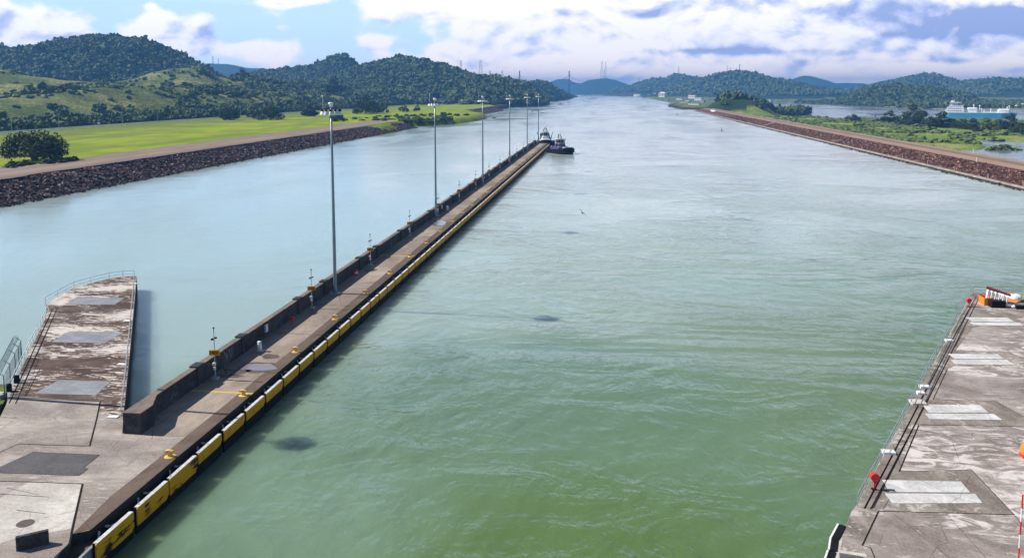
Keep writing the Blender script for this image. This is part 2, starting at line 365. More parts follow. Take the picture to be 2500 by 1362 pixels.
# ------------------------------------------------------------------ water
ZW, ZL = -2.5, -14.0
def water_mat(name, c1, c2, c3, amp=1.0):
    m, nt, b = new_mat(name); t = NT(nt)
    sx = t.N.new('ShaderNodeSeparateXYZ'); t.L.new(t.pos, sx.inputs[0])
    big = t.noise(.012, 4, .55, .8); mid = t.noise(.045, 5, .6, 1.2, t.vec((1, .55, 1)))
    col = t.mix(t.mr(big, .36, .64), c1, c2)
    col = t.mix(t.mr(mid, .52, .74, 0, .75), col, c3)
    if amp > .9:
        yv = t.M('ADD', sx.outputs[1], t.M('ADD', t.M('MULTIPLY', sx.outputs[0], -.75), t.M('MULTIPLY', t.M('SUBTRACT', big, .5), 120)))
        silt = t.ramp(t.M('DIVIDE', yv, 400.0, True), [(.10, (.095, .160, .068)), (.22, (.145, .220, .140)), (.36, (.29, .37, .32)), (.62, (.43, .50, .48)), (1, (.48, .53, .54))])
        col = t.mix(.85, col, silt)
        col = t.mix(t.mr(sx.outputs[0], -60, -40, .75, 0), col, (.30, .40, .405))  # left channel: blue sky reflection tinted into the base colour
        for (bx, by, rx_, ry_, wt, cc) in [(1450, 1330, 17, 16, .75, (.085, .150, .028)), (1330, 930, 26, 20, .5, (.075, .155, .11)), (1650, 1050, 30, 26, .35, (.12, .20, .10)), (2050, 900, 20, 40, .30, (.16, .22, .12)), (800, 1250, 12, 10, .3, (.20, .30, .22))]:
            g_ = G(bx, by, ZW); vm = t.N.new('ShaderNodeVectorMath'); vm.operation = 'SUBTRACT'; t.L.new(t.pos, vm.inputs[0]); vm.inputs[1].default_value = g_
            v2 = t.N.new('ShaderNodeVectorMath'); v2.operation = 'MULTIPLY'; t.L.new(vm.outputs[0], v2.inputs[0]); v2.inputs[1].default_value = (1/rx_, 1/ry_, 0)
            dd_ = t.N.new('ShaderNodeVectorMath'); dd_.operation = 'DOT_PRODUCT'; t.L.new(v2.outputs[0], dd_.inputs[0]); t.L.new(v2.outputs[0], dd_.inputs[1])
            e_ = t.M('ADD', dd_.outputs['Value'], t.M('MULTIPLY', t.M('SUBTRACT', mid, .5), 2.2)); col = t.mix(t.mr(e_, 0, 1.4, wt, 0), col, cc)
        b.subsurface_method = 'BURLEY'; b.inputs['Subsurface Weight'].default_value = 1.0; b.inputs['Subsurface Radius'].default_value = (1.0, 1.0, 1.0); b.inputs['Subsurface Scale'].default_value = 3.0
    t.L.new(col, b.inputs['Base Color']); b.inputs['IOR'].default_value = 1.33
    rr = t.mr(t.noise(.02, 4, .6, .5, t.vec((1, .4, 1))), .35, .65, .07, .20); t.L.new(rr, b.inputs['Roughness'])
    w1 = t.noise(.55, 4, .55, .25, t.vec((1, .55, 1), rot=.45)); w1 = t.M('MULTIPLY', w1, 1.9); w2 = t.noise(.13, 4, .5, .8, t.vec((.6, 1, 1), rot=-.3))
    w3 = t.noise(2.6, 3, .6, .4, t.vec((1, .7, 1), rot=.2))
    calm = t.mr(t.noise(.022, 4, .6, 1.0, t.vec((.7, 1, 1))), .38, .62, .35, 1.0)
    h = t.M('ADD', t.M('MULTIPLY', w1, .26), t.M('ADD', t.M('MULTIPLY', w2, 1.0), t.M('MULTIPLY', w3, .05)))
    h = t.M('MULTIPLY', t.M('MULTIPLY', h, calm), t.mr(sx.outputs[0], -52, -40, .15, 1)); h = t.M('MULTIPLY', h, t.mr(sx.outputs[1], 130, 520, 1, .5))
    t.bump(h, 1.0, .80*amp, b)
    MATS[name] = m; return m
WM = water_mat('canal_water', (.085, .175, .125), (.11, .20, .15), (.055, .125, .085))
WM2 = water_mat('lake_water', (.16, .19, .20), (.18, .21, .22), (.14, .17, .17), .5)
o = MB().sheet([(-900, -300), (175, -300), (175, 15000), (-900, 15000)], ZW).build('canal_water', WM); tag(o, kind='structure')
o = MB().sheet([(176, -300), (8500, -300), (8500, 15000), (176, 15000)], ZL).build('lake_water', WM2); tag(o, kind='structure')
# ------------------------------------------------------------------ terrain
xy = lambda p: (p[0], p[1])
LEFT = [(-9000, -400), (-213, -400), (-213, 560), xy(G(965, 316, 0)), xy(G(1012, 311, ZW)), xy(G(1040, 309, ZW)), xy(G(1100, 305, ZW)), xy(G(1160, 299, ZW)), xy(G(1196, 291, ZW)), xy(G(1200, 285, ZW)), xy(G(1172, 278, ZW)),
        xy(G(1190, 274, ZW)), xy(G(1258, 262, ZW)), xy(G(1300, 261.5, ZW)), xy(G(1341, 257, ZW)), xy(G(1338, 253, ZW)), xy(G(1322, 250, ZW)),
        xy(G(1360, 247, ZW)), xy(G(1395, 241.5, ZW)), xy(G(1414, 237, ZW)), xy(G(1408, 234, ZW)), xy(G(1380, 232, ZW)), (-700, 9500), (-9000, 9500)]
FARC = [(-9000, 9300), xy(G(1352, 231.2, ZW)), xy(G(1440, 232.2, ZW)), xy(G(1475, 234.2, ZW)), xy(G(1543, 235.6, ZW)), xy(G(1578, 239.6, ZW)), xy(G(1612, 247, ZW)), xy(G(1637, 254.5, ZW)), xy(G(1622, 257, ZW)), xy(G(1618, 260, ZW)),
        xy(G(1636, 265, ZW)), xy(G(1656, 268.3, ZW)), xy(G(1697, 268.5, ZW)), xy(G(1710, 272.2, ZW)), (160, 1250), (186, 1250), (215, 1400), xy(G(1945, 286, ZL)), xy(G(1990, 279, ZL)), xy(G(1930, 272, ZL)), xy(G(1890, 262, ZL)), xy(G(1880, 250.6, ZL)),
        xy(G(1903, 251.6, ZL)), xy(G(2000, 255.6, ZL)), xy(G(2080, 258.5, ZL)), xy(G(2164, 262, ZL)), xy(G(2281, 266.5, ZL)), xy(G(2420, 268, ZL)), xy(G(2600, 270, ZL)), (9000, 3300), (9000, 16000), (-9000, 16000)]
MARSH = [(180, 540), xy(G(2330, 366, ZL)), xy(G(2395, 367.5, ZL)), xy(G(2423, 360, ZL)), xy(G(2388, 350, ZL)), xy(G(2395, 344, ZL)), xy(G(2500, 349, ZL)), xy(G(2900, 356, ZL)), xy(G(2900, 300, ZL)), xy(G(2500, 296, ZL)), xy(G(2300, 294, ZL)),
         xy(G(2180, 293, ZL)), xy(G(2108, 291.5, ZL)), xy(G(2016, 291, ZL)), xy(G(1929, 286, ZL)), (180, 1500)]
def sdf(poly, x, y):
    d = np.full(x.shape, 1e12); ins = np.zeros(x.shape, bool); n = len(poly)
    for i in range(n):
        ax, ay = poly[i]; bx, by = poly[(i+1) % n]; ex, ey = bx-ax, by-ay
        t = np.clip(((x-ax)*ex+(y-ay)*ey)/(ex*ex+ey*ey+1e-9), 0, 1)
        d = np.minimum(d, (x-ax-t*ex)**2+(y-ay-t*ey)**2)
        c = ((ay > y) != (by > y)) & (x < (bx-ax)*(y-ay)/(by-ay+1e-12)+ax); ins ^= c
    return np.where(ins, 1, -1)*np.sqrt(d)
# ridges: (width m, forest 0..1, [(px, py, depth)...])  – crest lines of the real hills
RID = [
 (230, 1.0, [(-420, 95, 1900), (-200, 118, 1850), (0, 117, 1800), (60, 119, 1800), (110, 112, 1800), (165, 97, 1800), (205, 93, 1800), (232, 85, 1800), (265, 86, 1800), (300, 90, 1800), (345, 96, 1800), (385, 113, 1800), (430, 142, 1800), (462, 164, 1780), (500, 192, 1750), (540, 215, 1750)]),
 (500, 1.0, [(400, 185, 5200), (450, 152, 5200), (500, 149, 5200), (560, 151, 5200), (600, 160, 5200), (660, 163, 5200), (760, 172, 5200)]),
 (260, 1.0, [(560, 200, 2600), (590, 186, 2600), (640, 174, 2600), (720, 168, 2600), (775, 158, 2600), (800, 148, 2600), (815, 139, 2600), (832, 135, 2600), (850, 139, 2600), (866, 156, 2600), (885, 175, 2600)]),
 (300, 1.0, [(820, 190, 2250), (860, 170, 2250), (885, 160, 2250), (905, 156, 2250), (945, 148, 2250), (985, 138, 2250), (1010, 148, 2250), (1055, 153, 2250), (1085, 168, 2250), (1120, 181, 2300), (1180, 186, 2400), (1240, 198, 2450), (1290, 205, 2600), (1310, 215, 2600)]),
 (170, .80, [(1270, 214, 2900), (1296, 206, 2950), (1325, 203, 3100), (1345, 207, 3300), (1368, 216, 3600), (1392, 226, 4100), (1410, 235, 4400)]),
 (60, .25, [(1170, 262, 1800), (1205, 250, 1800), (1235, 243, 1800), (1262, 240, 1830), (1290, 247, 1880), (1320, 257, 1900)]),
 (120, .10, [(-300, 150, 1150), (-60, 165, 1150), (20, 172, 1150), (70, 185, 1150), (140, 194, 1150), (250, 204, 1200), (300, 212, 1250)]),
 (120, .12, [(200, 208, 1400), (300, 198, 1400), (345, 186, 1420), (375, 176, 1430), (410, 168, 1440), (470, 168, 1460), (505, 176, 1500), (545, 187, 1550), (600, 190, 1600), (680, 196, 1650), (760, 208, 1700)]),
 (80, .10, [(-250, 236, 820), (0, 240, 873), (70, 230, 910), (150, 216, 960), (230, 211, 1000), (330, 210, 1080), (430, 213, 1150), (520, 215, 1250), (620, 220, 1380), (720, 230, 1500), (820, 242, 1650)]),
 (110, .55, [(660, 210, 1750), (720, 205, 1780), (800, 207, 1820), (900, 216, 1900), (1000, 226, 1960)]),
 (600, 1.0, [(1290, 212, 10200), (1345, 197, 10200), (1360, 191, 10200), (1372, 190, 10200), (1388, 190, 10200), (1400, 198, 10200), (1420, 203, 10200), (1480, 208, 10200)]),
 (560, 1.0, [(1370, 225, 8400), (1400, 212, 8400), (1420, 201, 8400), (1435, 193, 8400), (1455, 190, 8400), (1480, 188, 8400), (1505, 193, 8400), (1530, 202, 8400), (1560, 212, 8400), (1590, 222, 8400)]),
 (450, 1.0, [(1530, 214, 5900), (1545, 206, 5900), (1575, 196, 5900), (1600, 191, 5900), (1628, 190, 5900), (1645, 181, 5900), (1660, 179, 5900), (1675, 183, 5900), (1695, 187, 5900), (1710, 190, 5900), (1760, 190, 5900), (1800, 200, 5900)]),
 (330, 1.0, [(1690, 222, 4300), (1730, 203, 4300), (1755, 186, 4300), (1773, 174, 4300), (1790, 172, 4300), (1805, 171, 4300), (1822, 178, 4300), (1842, 190, 4300), (1858, 192, 4350), (1875, 190, 4500), (1905, 199, 4700), (1960, 212, 4800), (2010, 222, 4800)]),
 (600, 1.0, [(1830, 215, 8000), (1880, 200, 8000), (1915, 196, 8000), (1945, 187, 8000), (1962, 181, 8000), (1978, 182, 8000), (2000, 189, 8000), (2035, 201, 8000), (2070, 199, 8000), (2105, 201, 8000), (2150, 209, 8000)]),
 (360, 1.0, [(2080, 222, 4700), (2115, 211, 4700), (2145, 204, 4700), (2190, 193, 4700), (2210, 189, 4700), (2230, 184, 4700), (2255, 178, 4700), (2280, 180, 4700), (2305, 191, 4700), (2345, 202, 4700), (2400, 210, 4700)]),
 (360, 1.0, [(2290, 212, 4400), (2330, 205, 4400), (2370, 198, 4400), (2390, 192, 4400), (2410, 193, 4400), (2440, 192, 4400), (2455, 189, 4400), (2475, 191, 4400), (2520, 193, 4400), (2700, 186, 4400)]),
 (230, 1.0, [(1990, 252, 2900), (2030, 243, 2850), (2080, 228, 2800), (2120, 215, 2800), (2150, 208, 2800), (2190, 206, 2800), (2240, 208, 2800), (2290, 214, 2800), (2345, 224, 2800), (2370, 232, 2750), (2450, 236, 2700), (2700, 236, 2700)]),
 (260, 1.0, [(1760, 238, 3900), (1820, 226, 3900), (1880, 219, 3900), (1960, 222, 3900), (2040, 232, 3800), (2100, 240, 3700)]),
 (60, .52, [(1655, 264, 1560), (1680, 258, 1560), (1715, 246, 1560), (1740, 238, 1560), (1768, 231, 1560), (1800, 229, 1560), (1840, 233, 1540), (1880, 241, 1520), (1935, 258, 1500), (1975, 272, 1480), (1990, 282, 1480)]),  # wooded at the back; extra forest share darkens the grass for cloud shade
]
RW = []
for w, fo, pts in RID:
    P = []
    for (px, py, D) in pts:
        p = A(px, py, D); P.append((p[0], p[1], max(1.0, p[2]-3-fo*(8 if D < 3500 else 12 if D < 5000 else 15))))
    RW.append((w, fo, P))
def smooth01(t): t = np.clip(t, 0, 1); return t*t*(3-2*t)
def height(x, y):
    dl = sdf(LEFT, x, y); df = sdf(FARC, x, y); dm = sdf(MARSH, x, y)
    wob = (fbm(x/40, y/40, 3, 5)-.5)
    lev = 3.0+wob*1.0
    z = np.full(x.shape, -30.0)
    k = smooth01((dl+2+wob*6)/14); zl = -9+(lev+9)*k; z = np.where(dl > -14, np.maximum(z, zl), z)
    side = smooth01((x-170)/60)*np.clip(1-(y-3300)/800, 0, 1)
    levf = 1.2*(1-side)-12.3*side+wob*1.2; low = -9*(1-side)-19*side
    k = smooth01((df+2+wob*6)/(12+y*.004)); zf = low+(levf-low)*k; z = np.where(df > -14, np.maximum(z, zf), z)
    k = smooth01((dm+3+wob*14)/12); zm = -18+(5.4+(fbm(x/9, y/9, 4, 9)-.45)*3.2)*k; z = np.where(dm > -20, np.maximum(z, zm), z)
    land = np.maximum(np.maximum(smooth01((dl-4)/60), smooth01((df-4)/50)), 0)
    fw = np.full(x.shape, .0); best = np.full(x.shape, 0.0)
    for w, fo, P in RW:
        xs = [p[0] for p in P]; ys = [p[1] for p in P]; R = w*3.0
        sel = (x > min(xs)-R) & (x < max(xs)+R) & (y > min(ys)-R) & (y < max(ys)+R)
        if not sel.any(): continue
        X = x[sel]; Y = y[sel]
        ux, uy = P[-1][0]-P[0][0], P[-1][1]-P[0][1]; Lc = math.hypot(ux, uy); ux /= Lc; uy /= Lc
        uu = [(p[0]-P[0][0])*ux+(p[1]-P[0][1])*uy for p in P]; vv_ = [-(p[0]-P[0][0])*uy+(p[1]-P[0][1])*ux for p in P]; zz_ = [p[2] for p in P]
        U_ = (X-P[0][0])*ux+(Y-P[0][1])*uy; V_ = -(X-P[0][0])*uy+(Y-P[0][1])*ux
        o_ = np.argsort(uu); uu = np.array(uu)[o_]; vr = np.interp(U_, uu, np.array(vv_)[o_]); zr = np.interp(U_, uu, np.array(zz_)[o_])
        wj = w*(0.75+.6*fbm(X/(w*.6), Y/(w*.6), 4, 21)); over = np.maximum(0, np.maximum(uu[0]-U_, U_-uu[-1]))
        bz = zr*np.exp(-(np.abs(V_-vr)/wj)**1.7)*np.exp(-(over/(w*.35))**2)
        cur = best[sel]; ff = fw[sel]; ff = np.where(bz > cur, np.where(bz > 5, fo, ff), ff); best[sel] = np.maximum(cur, bz); fw[sel] = ff
    rough = (fbm(x/60, y/60, 6, 33, .6)-.5)*np.clip(best*.30, 0, 16)
    crest = np.where(fw > .5, .6, 1.0)
    best = best*(1-np.exp(-(best/9)**2))
    z = z+land*(best*1.0+rough*crest+np.clip(3-z, 0, 20)*(1-np.exp(-best/12)))*np.where(z > -16, 1, 0)
    return z, fw, best, dl, df, dm
ys = [40.0]
while ys[-1] < 11500: ys.append(ys[-1]+max(3.5, ys[-1]*.0085))
ys = np.array(ys)
def spread(a, b, s0, g):
    r = [a]; s = s0
    while (r[-1] < b if b > a else r[-1] > b): r.append(r[-1]+(s if b > a else -s)); s *= g
    return r
xs = sorted(set([round(v, 2) for v in spread(-200, -5200, 4.0, 1.013)+list(np.arange(-196, 182, 9.0))+spread(182, 6500, 3.6, 1.014)]))
XX, YY = np.meshgrid(np.array(xs), ys)
ZZ, FW, BE, DL, DF, DM = height(XX, YY)
fn = fbm(XX/120, YY/120, 4, 51)
lawn = np.clip((1-np.clip((BE-2)/4, 0, 1))*(DL > 0)*(YY < 1900)*np.clip((XX+404)/6, 0, 1), 0, 1)
lawn = lawn*np.where(XX > -430, 1, 0)
forest = np.clip((FW-(1-fn)*.55)*3, 0, 1)
marsh = (DM > -12)*1.0
shore = ((YY > 1150)*(np.abs(np.where(XX < 0, DL, DF)) < 13+YY*.006)*(XX < 170)*(DF < 60)+(DL > -6)*(DL < 7)*(YY > 900)*(XX > -260)) > 0
keep = ZZ > np.where(XX > 175, -19.5, -9.5)
def land_mat():
    m, nt, b = new_mat('hill_land'); t = NT(nt)
    a = t.attr('mask'); sp = t.N.new('ShaderNodeSeparateColor'); t.L.new(a.outputs['Color'], sp.inputs[0])
    lw, fo, ma = sp.outputs
    n1 = t.noise(.02, 6, .6, .5); n2 = t.noise(.35, 6, .68, .4); n3 = t.noise(.006, 4, .5)
    hill = t.mix(t.mr(n1, .38, .64), (.125, .165, .030), (.36, .35, .11))
    hill = t.mix(t.mr(n2, .40, .62, 0, .85), hill, (.030, .058, .016))
    hill = t.mix(t.mr(t.noise(.045, 5, .65, .8, t.vec((.5, 1.6, 2))), .50, .64, 0, .6), hill, (.040, .070, .020))  # stretched dark bands: scrub tone that also paints in cloud shadows
    hill = t.mix(t.mr(t.noise(.9, 4, .7), .60, .72, 0, .5), hill, (.30, .29, .15))
    ln = t.mix(t.mr(n1, .35, .62), (.19, .275, .010), (.31, .37, .018))
    ln = t.mix(t.mr(t.noise(.03, 5, .62, 1.0, t.vec((1.6, .25, 1))), .50, .66, 0, .6), ln, (.22, .21, .06))
    ln = t.mix(t.mr(t.noise(.05, 5, .6, .8, t.vec((1, .18, 1))), .46, .64, 0, .7), ln, (.16, .20, .04))
    ln = t.mix(t.mr(t.noise(1.5, 4, .7), .45, .75, 0, .3), ln, (.12, .20, .01))
    sp2 = t.N.new('ShaderNodeSeparateXYZ'); t.L.new(t.pos, sp2.inputs[0]); rgh = t.M('ADD', sp2.outputs[0], t.M('MULTIPLY', t.M('SUBTRACT', n1, .5), 160))
    ln = t.mix(t.mr(rgh, -385, -315, .75, 0), ln, t.mix(t.mr(n2, .4, .6), (.10, .15, .016), (.19, .22, .04)))
    fr = t.mix(t.mr(n2, .35, .7), (.012, .030, .010), (.040, .075, .020))
    mr_ = t.mix(t.mr(t.noise(.022, 5, .6, .9), .40, .60), (.16, .27, .03), (.34, .34, .10))
    mr_ = t.mix(t.mr(t.noise(.5, 6, .7, .5), .46, .62, 0, .8), mr_, (.06, .11, .018))
    mr_ = t.mix(t.mr(t.noise(1.6, 4, .7), .60, .70, 0, .55), mr_, (.55, .52, .30))
    col = t.mix(lw, hill, ln); col = t.mix(fo, col, fr); col = t.mix(ma, col, mr_); col = t.mix(a.outputs['Alpha'], col, t.mix(t.mr(n2, .4, .6), (.025, .022, .026), (.085, .07, .065)))
    t.L.new(col, b.inputs['Base Color']); b.inputs['Roughness'].default_value = .95; b.inputs['Specular IOR Level'].default_value = .12
    h = t.M('ADD', t.M('MULTIPLY', n2, 1.0), t.M('MULTIPLY', t.noise(1.2, 4, .7), .5))
    t.bump(h, .8, 1.3, b); MATS['hill_land'] = m; return m
o = grid_mesh('hills', XX, YY, ZZ, land_mat(), keep, True, (lawn, forest, marsh, shore*1.0)); tag(o, kind='structure')
o = MB().sheet([(-8600, -2300), (8600, -2300), (8600, 15100), (-8600, 15100)], -31).build('ground', paint('ground_soil', (.10, .10, .05), .95)); tag(o, kind='structure')
# height lookup on the grid
def hz(x, y):
    x = np.asarray(x, float); y = np.asarray(y, float); xa = np.array(xs)
    i = np.clip(np.searchsorted(xa, x)-1, 0, len(xa)-2); j = np.clip(np.searchsorted(ys, y)-1, 0, len(ys)-2)
    u = np.clip((x-xa[i])/(xa[i+1]-xa[i]), 0, 1); v = np.clip((y-ys[j])/(ys[j+1]-ys[j]), 0, 1)
    f = lambda Q: (Q[j, i]*(1-u)+Q[j, i+1]*u)*(1-v)+(Q[j+1, i]*(1-u)+Q[j+1, i+1]*u)*v
    return f(ZZ), f(FW), f(BE), f(DL), f(DF), f(DM)
# ------------------------------------------------------------------ rip-rap banks, berm roads
def rock_mat(name, c1, c2, c3):
    m, nt, b = new_mat(name); t = NT(nt)
    v = t.voro(1.1, out='Color'); sp = t.N.new('ShaderNodeSeparateColor'); t.L.new(v, sp.inputs[0])
    col = t.ramp(sp.outputs[0], [(0, c1), (.55, c2), (.86, tuple(x*1.5 for x in c2)), (.93, c3), (1, c3)])
    col = t.mix(t.mr(t.noise(.25, 4, .6), .4, .65, 0, .6), col, c1)
    sz_ = t.N.new('ShaderNodeSeparateXYZ'); t.L.new(t.pos, sz_.inputs[0]); col = t.mix(t.mr(t.M('ADD', sz_.outputs[2], t.M('MULTIPLY', t.noise(.4, 3, .6), .8)), -1.9, -1.3, .7, 0), col, (.03, .027, .02))
    col = t.mix(t.mr(t.noise(.09, 5, .7, .6), .62, .72, 0, .55), col, (.10, .11, .04))
    t.L.new(col, b.inputs['Base Color']); b.inputs['Roughness'].default_value = .9
    t.bump(t.voro(1.1, out='Distance'), .9, .5, b); return m
def riprap(name, xa, za, xb, zb, y0, y1, mat, s=.9, amp=.42, wav=0.0):
    nu = max(3, int(math.hypot(xb-xa, zb-za)/s)); vy = [y0]
    while vy[-1] < y1: vy.append(vy[-1]+max(s, vy[-1]*.0022))
    u, v = np.meshgrid(np.linspace(0, 1, nu), np.array(vy))
    X = xa+(xb-xa)*u; Z = za+(zb-za)*u; Y = v.copy()
    e = np.clip(np.minimum(u, 1-u)*nu*.6, .15, 1)
    X = X+RNG.uniform(-.32, .32, X.shape)*e+wav*(fbm(v/45, u*0, 3, 8)-.5); Y = Y+RNG.uniform(-.3, .3, X.shape); Z = Z+RNG.uniform(-amp, amp, X.shape)*e
    if xb < xa: X = X[:, ::-1]; Z = Z[:, ::-1]; Y = Y[:, ::-1]
    return tag(grid_mesh(name, X, Y, Z, mat, None, False), kind='structure')
RK1 = rock_mat('dark_rock', (.024, .011, .013), (.062, .031, .033), (.42, .34, .31)); RK2 = rock_mat('red_rock', (.035, .014, .012), (.105, .042, .034), (.42, .28, .22))
riprap('left_bank', -177.2, -3.5, -198.2, 3.1, 60, 790, RK1, .8, .40, 1.2)
def dirt_mat(name, axis_stops, base):
    m, nt, b = new_mat(name); t = NT(nt)
    sx = t.N.new('ShaderNodeSeparateXYZ'); t.L.new(t.pos, sx.inputs[0])
    x = t.M('ADD', sx.outputs[0], t.M('MULTIPLY', t.M('SUBTRACT', t.noise(.05, 4, .6), .5), 3.0))
    x0, x1 = axis_stops[0][0], axis_stops[-1][0]
    f = t.M('DIVIDE', t.M('SUBTRACT', x, x0), x1-x0, True)
    col = t.ramp(f, [((a-x0)/(x1-x0), c) for a, c in axis_stops])
    col = t.mix(t.mr(t.noise(.12, 6, .65, .6, t.vec((1, .3, 1))), .40, .68, 0, .6), col, tuple(c*.62 for c in base))
    col = t.mix(t.mr(t.noise(1.6, 5, .7), .45, .75, 0, .4), col, tuple(min(1, c*1.35) for c in base))
    t.L.new(col, b.inputs['Base Color']); b.inputs['Roughness'].default_value = .95
    t.bump(t.noise(2.0, 5, .7), .5, .12, b); return m
def flat_road(name, xa, xb, z, y0, y1, mat, edge=.0):
    vy = np.arange(y0, y1, 6.0); u = np.linspace(xa, xb, 8); X, Y = np.meshgrid(u, vy)
    Z = np.full(X.shape, z)+(fbm(X/5, Y/5, 3, 77)-.5)*.25
    X = X+np.where((X == xa) | (X == xb), (fbm(Y/11, X*0, 3, 3)-.5)*3*edge, 0)
    return tag(grid_mesh(name, X, Y, Z, mat), kind='structure')
DL_ = dirt_mat('berm_dirt', [(-229, (.17, .16, .07)), (-226, (.21, .145, .105)), (-221, (.25, .18, .13)), (-214, (.20, .14, .105)), (-211, (.27, .20, .15)), (-204, (.22, .155, .12)), (-200, (.16, .11, .09)), (-197, (.08, .05, .05))], (.22, .16, .12))
flat_road('dirt_road', -228.5, -197.6, 3.28, 50, 800, DL_, 1.0)
# dike on the right: rock toe, concrete kerb, rock slope, service road
riprap('dike_toe', 140.6, -3.5, 144.5, -2.05, 60, 1500, RK2, .7, .30, .5)
riprap('dike_slope', 145.9, -1.9, 158.6, 1.6, 60, 1500, RK2, .8, .36)
DR = dirt_mat('dike_dirt', [(158, (.12, .06, .05)), (159.5, (.33, .20, .14)), (165, (.36, .225, .155)), (168.2, (.27, .18, .13)), (169, (.13, .095, .085)), (172.5, (.16, .115, .10)), (173.5, (.27, .19, .14)), (176, (.33, .23, .17)), (180, (.26, .20, .14))], (.32, .21, .15))
flat_road('dike_road', 158.2, 179.0, 1.62, 50, 1520, DR, .35)
riprap('dike_back', 178.6, 1.6, 200, -16, 60, 1500, RK2, 2.0, .4)
mb = MB()
y = 60.0
while y < 1490:
    mb.cbox((145.2, y+5.9, -1.8), (1.5, 11.9, .5), .06); y += 12.0
kb = mb.build('kerb', concrete('kerb_concrete', (.20, .18, .16), (.42, .39, .35), None, .3)); tag(kb, 'long pale concrete kerb along the foot of the red rock dike', 'kerb')
def boulders(name, label, xa, za, xb, zb, y0, y1, n, mat):
    f = RNG.uniform(.03, .97, n); y = y0+(y1-y0)*RNG.uniform(0, 1, n)**1.8; r = np.clip(RNG.lognormal(-1.15, .36, n), .18, .85)*(.7 if 'foot' in label else 1)
    return tag(crowns(name, np.stack([xa+(xb-xa)*f, y, za+(zb-za)*f+.12], -1), r, mat, .22, None, .75, 1), label, 'rocks', None, 'stuff')
# turf jut and dark rock beyond the left bank's end
riprap('far_left_bank', -179.5, -3.8, -199, 2.2, 905, 1500, RK1, 1.2, .4, 1.5)
# ------------------------------------------------------------------ foliage materials, trees and woods
def leaf_mat(name, c1, c2, s=.12, fine=1.6):
    m, nt, b = new_mat(name); t = NT(nt)
    oi = t.N.new('ShaderNodeObjectInfo')
    col = t.mix(t.mr(t.noise(s, 3, .6), .35, .65), c1, c2)
    col = t.mix(t.mr(t.noise(fine, 3, .7), .40, .70, 0, .6), col, tuple(x*.55 for x in c1))
    col = t.mix(t.mr(t.noise(s*.25, 2, .5), .5, .7, 0, .35), col, tuple(min(1, x*1.6) for x in c2))
    t.L.new(col, b.inputs['Base Color']); b.inputs['Roughness'].default_value = .75; b.inputs['Specular IOR Level'].default_value = .25
    MATS[name] = m; return m
LF1 = leaf_mat('wood_foliage', (.020, .045, .015), (.130, .168, .036), .085, .9); LF2 = leaf_mat('tree_foliage', (.030, .055, .018), (.075, .115, .030), .4, 2.5)
LF3 = leaf_mat('yellow_foliage', (.09, .12, .02), (.20, .22, .04), .4, 2.5); LF4 = leaf_mat('shrub_foliage', (.06, .10, .022), (.16, .20, .05), .5, 2.5)
LF5 = leaf_mat('big_tree_foliage', (.020, .034, .016), (.055, .075, .030), .5, 2.0)
BARK = paint('bark', (.10, .075, .055), .9, 0, .3, 2.0)
iv, ifc = ICO[2]; IV = np.array([tuple(v) for v in iv]); IF = np.array(ifc)
lowm = IV[:, 2] > -.45; kf = lowm[IF].all(1); IF2 = IF[kf]
iv1, if1 = ICO[1]; IV1 = np.array([tuple(v) for v in iv1]); IF1 = np.array(if1)
def crowns(name, pts, rad, mat, rough=.38, parent=None, hgt=.8, sub=2):
    """many uneven tree crowns merged as one mass"""
    n = len(pts)
    if n == 0: return None
    VV, FF = (IV, IF2) if sub == 2 else (IV1, IF1)
    base = VV[None]*np.ones((n, 1, 1)); q = RNG.normal(0, rough, (n, len(VV), 1)); ph = RNG.uniform(0, 6.28, (n, 1)); az = np.arctan2(VV[:, 1], VV[:, 0])[None]
    lob = .16*np.sin(az*3+ph)+.12*np.sin(az*5+ph*2+VV[None, :, 2]*4)+.1*np.sin(VV[None, :, 2]*9+ph*3)
    base = base*(1+np.clip(q, -.5, .55)*.8+lob[..., None])
    sc = np.stack([rad*RNG.uniform(.8, 1.25, n), rad*RNG.uniform(.8, 1.25, n), rad*hgt*RNG.uniform(.7, 1.35, n)], -1)[:, None, :]
    co = base*sc+np.asarray(pts)[:, None, :]
    tri = FF[None]+(np.arange(n)*len(VV))[:, None, None]
    return tri_mesh(name, co.reshape(-1, 3), tri.reshape(-1, 3), mat, False, parent)
boulders('boulder_stone', 'loose dark boulders on the left rock bank', -177.8, -2.6, -198, 3.0, 200, 790, 3800, RK1)
boulders('boulder_stone', 'loose red brown boulders on the dike slope at the right', 146.8, -1.7, 158.2, 1.5, 240, 1100, 3200, RK2)
boulders('boulder_stone', 'broken red rock along the dike foot at the waterline', 140.9, -2.8, 143.8, -2.3, 240, 1000, 1100, RK2)
def in_view(x, y, m=120):
    D = -x*SW+y*CW; X = x*CW+y*SW; px = 1250+F*X/np.maximum(D, 1); return (D > 30) & (px > -m) & (px < 2500+m)
def jgrid(x0, x1, y0, y1, s):
    gx, gy = np.meshgrid(np.arange(x0, x1, s), np.arange(y0, y1, s)); gx = gx.ravel()+RNG.uniform(-.5, .5, gx.size)*s; gy = gy.ravel()+RNG.uniform(-.5, .5, gy.size)*s
    k = in_view(gx, gy); return gx[k], gy[k]
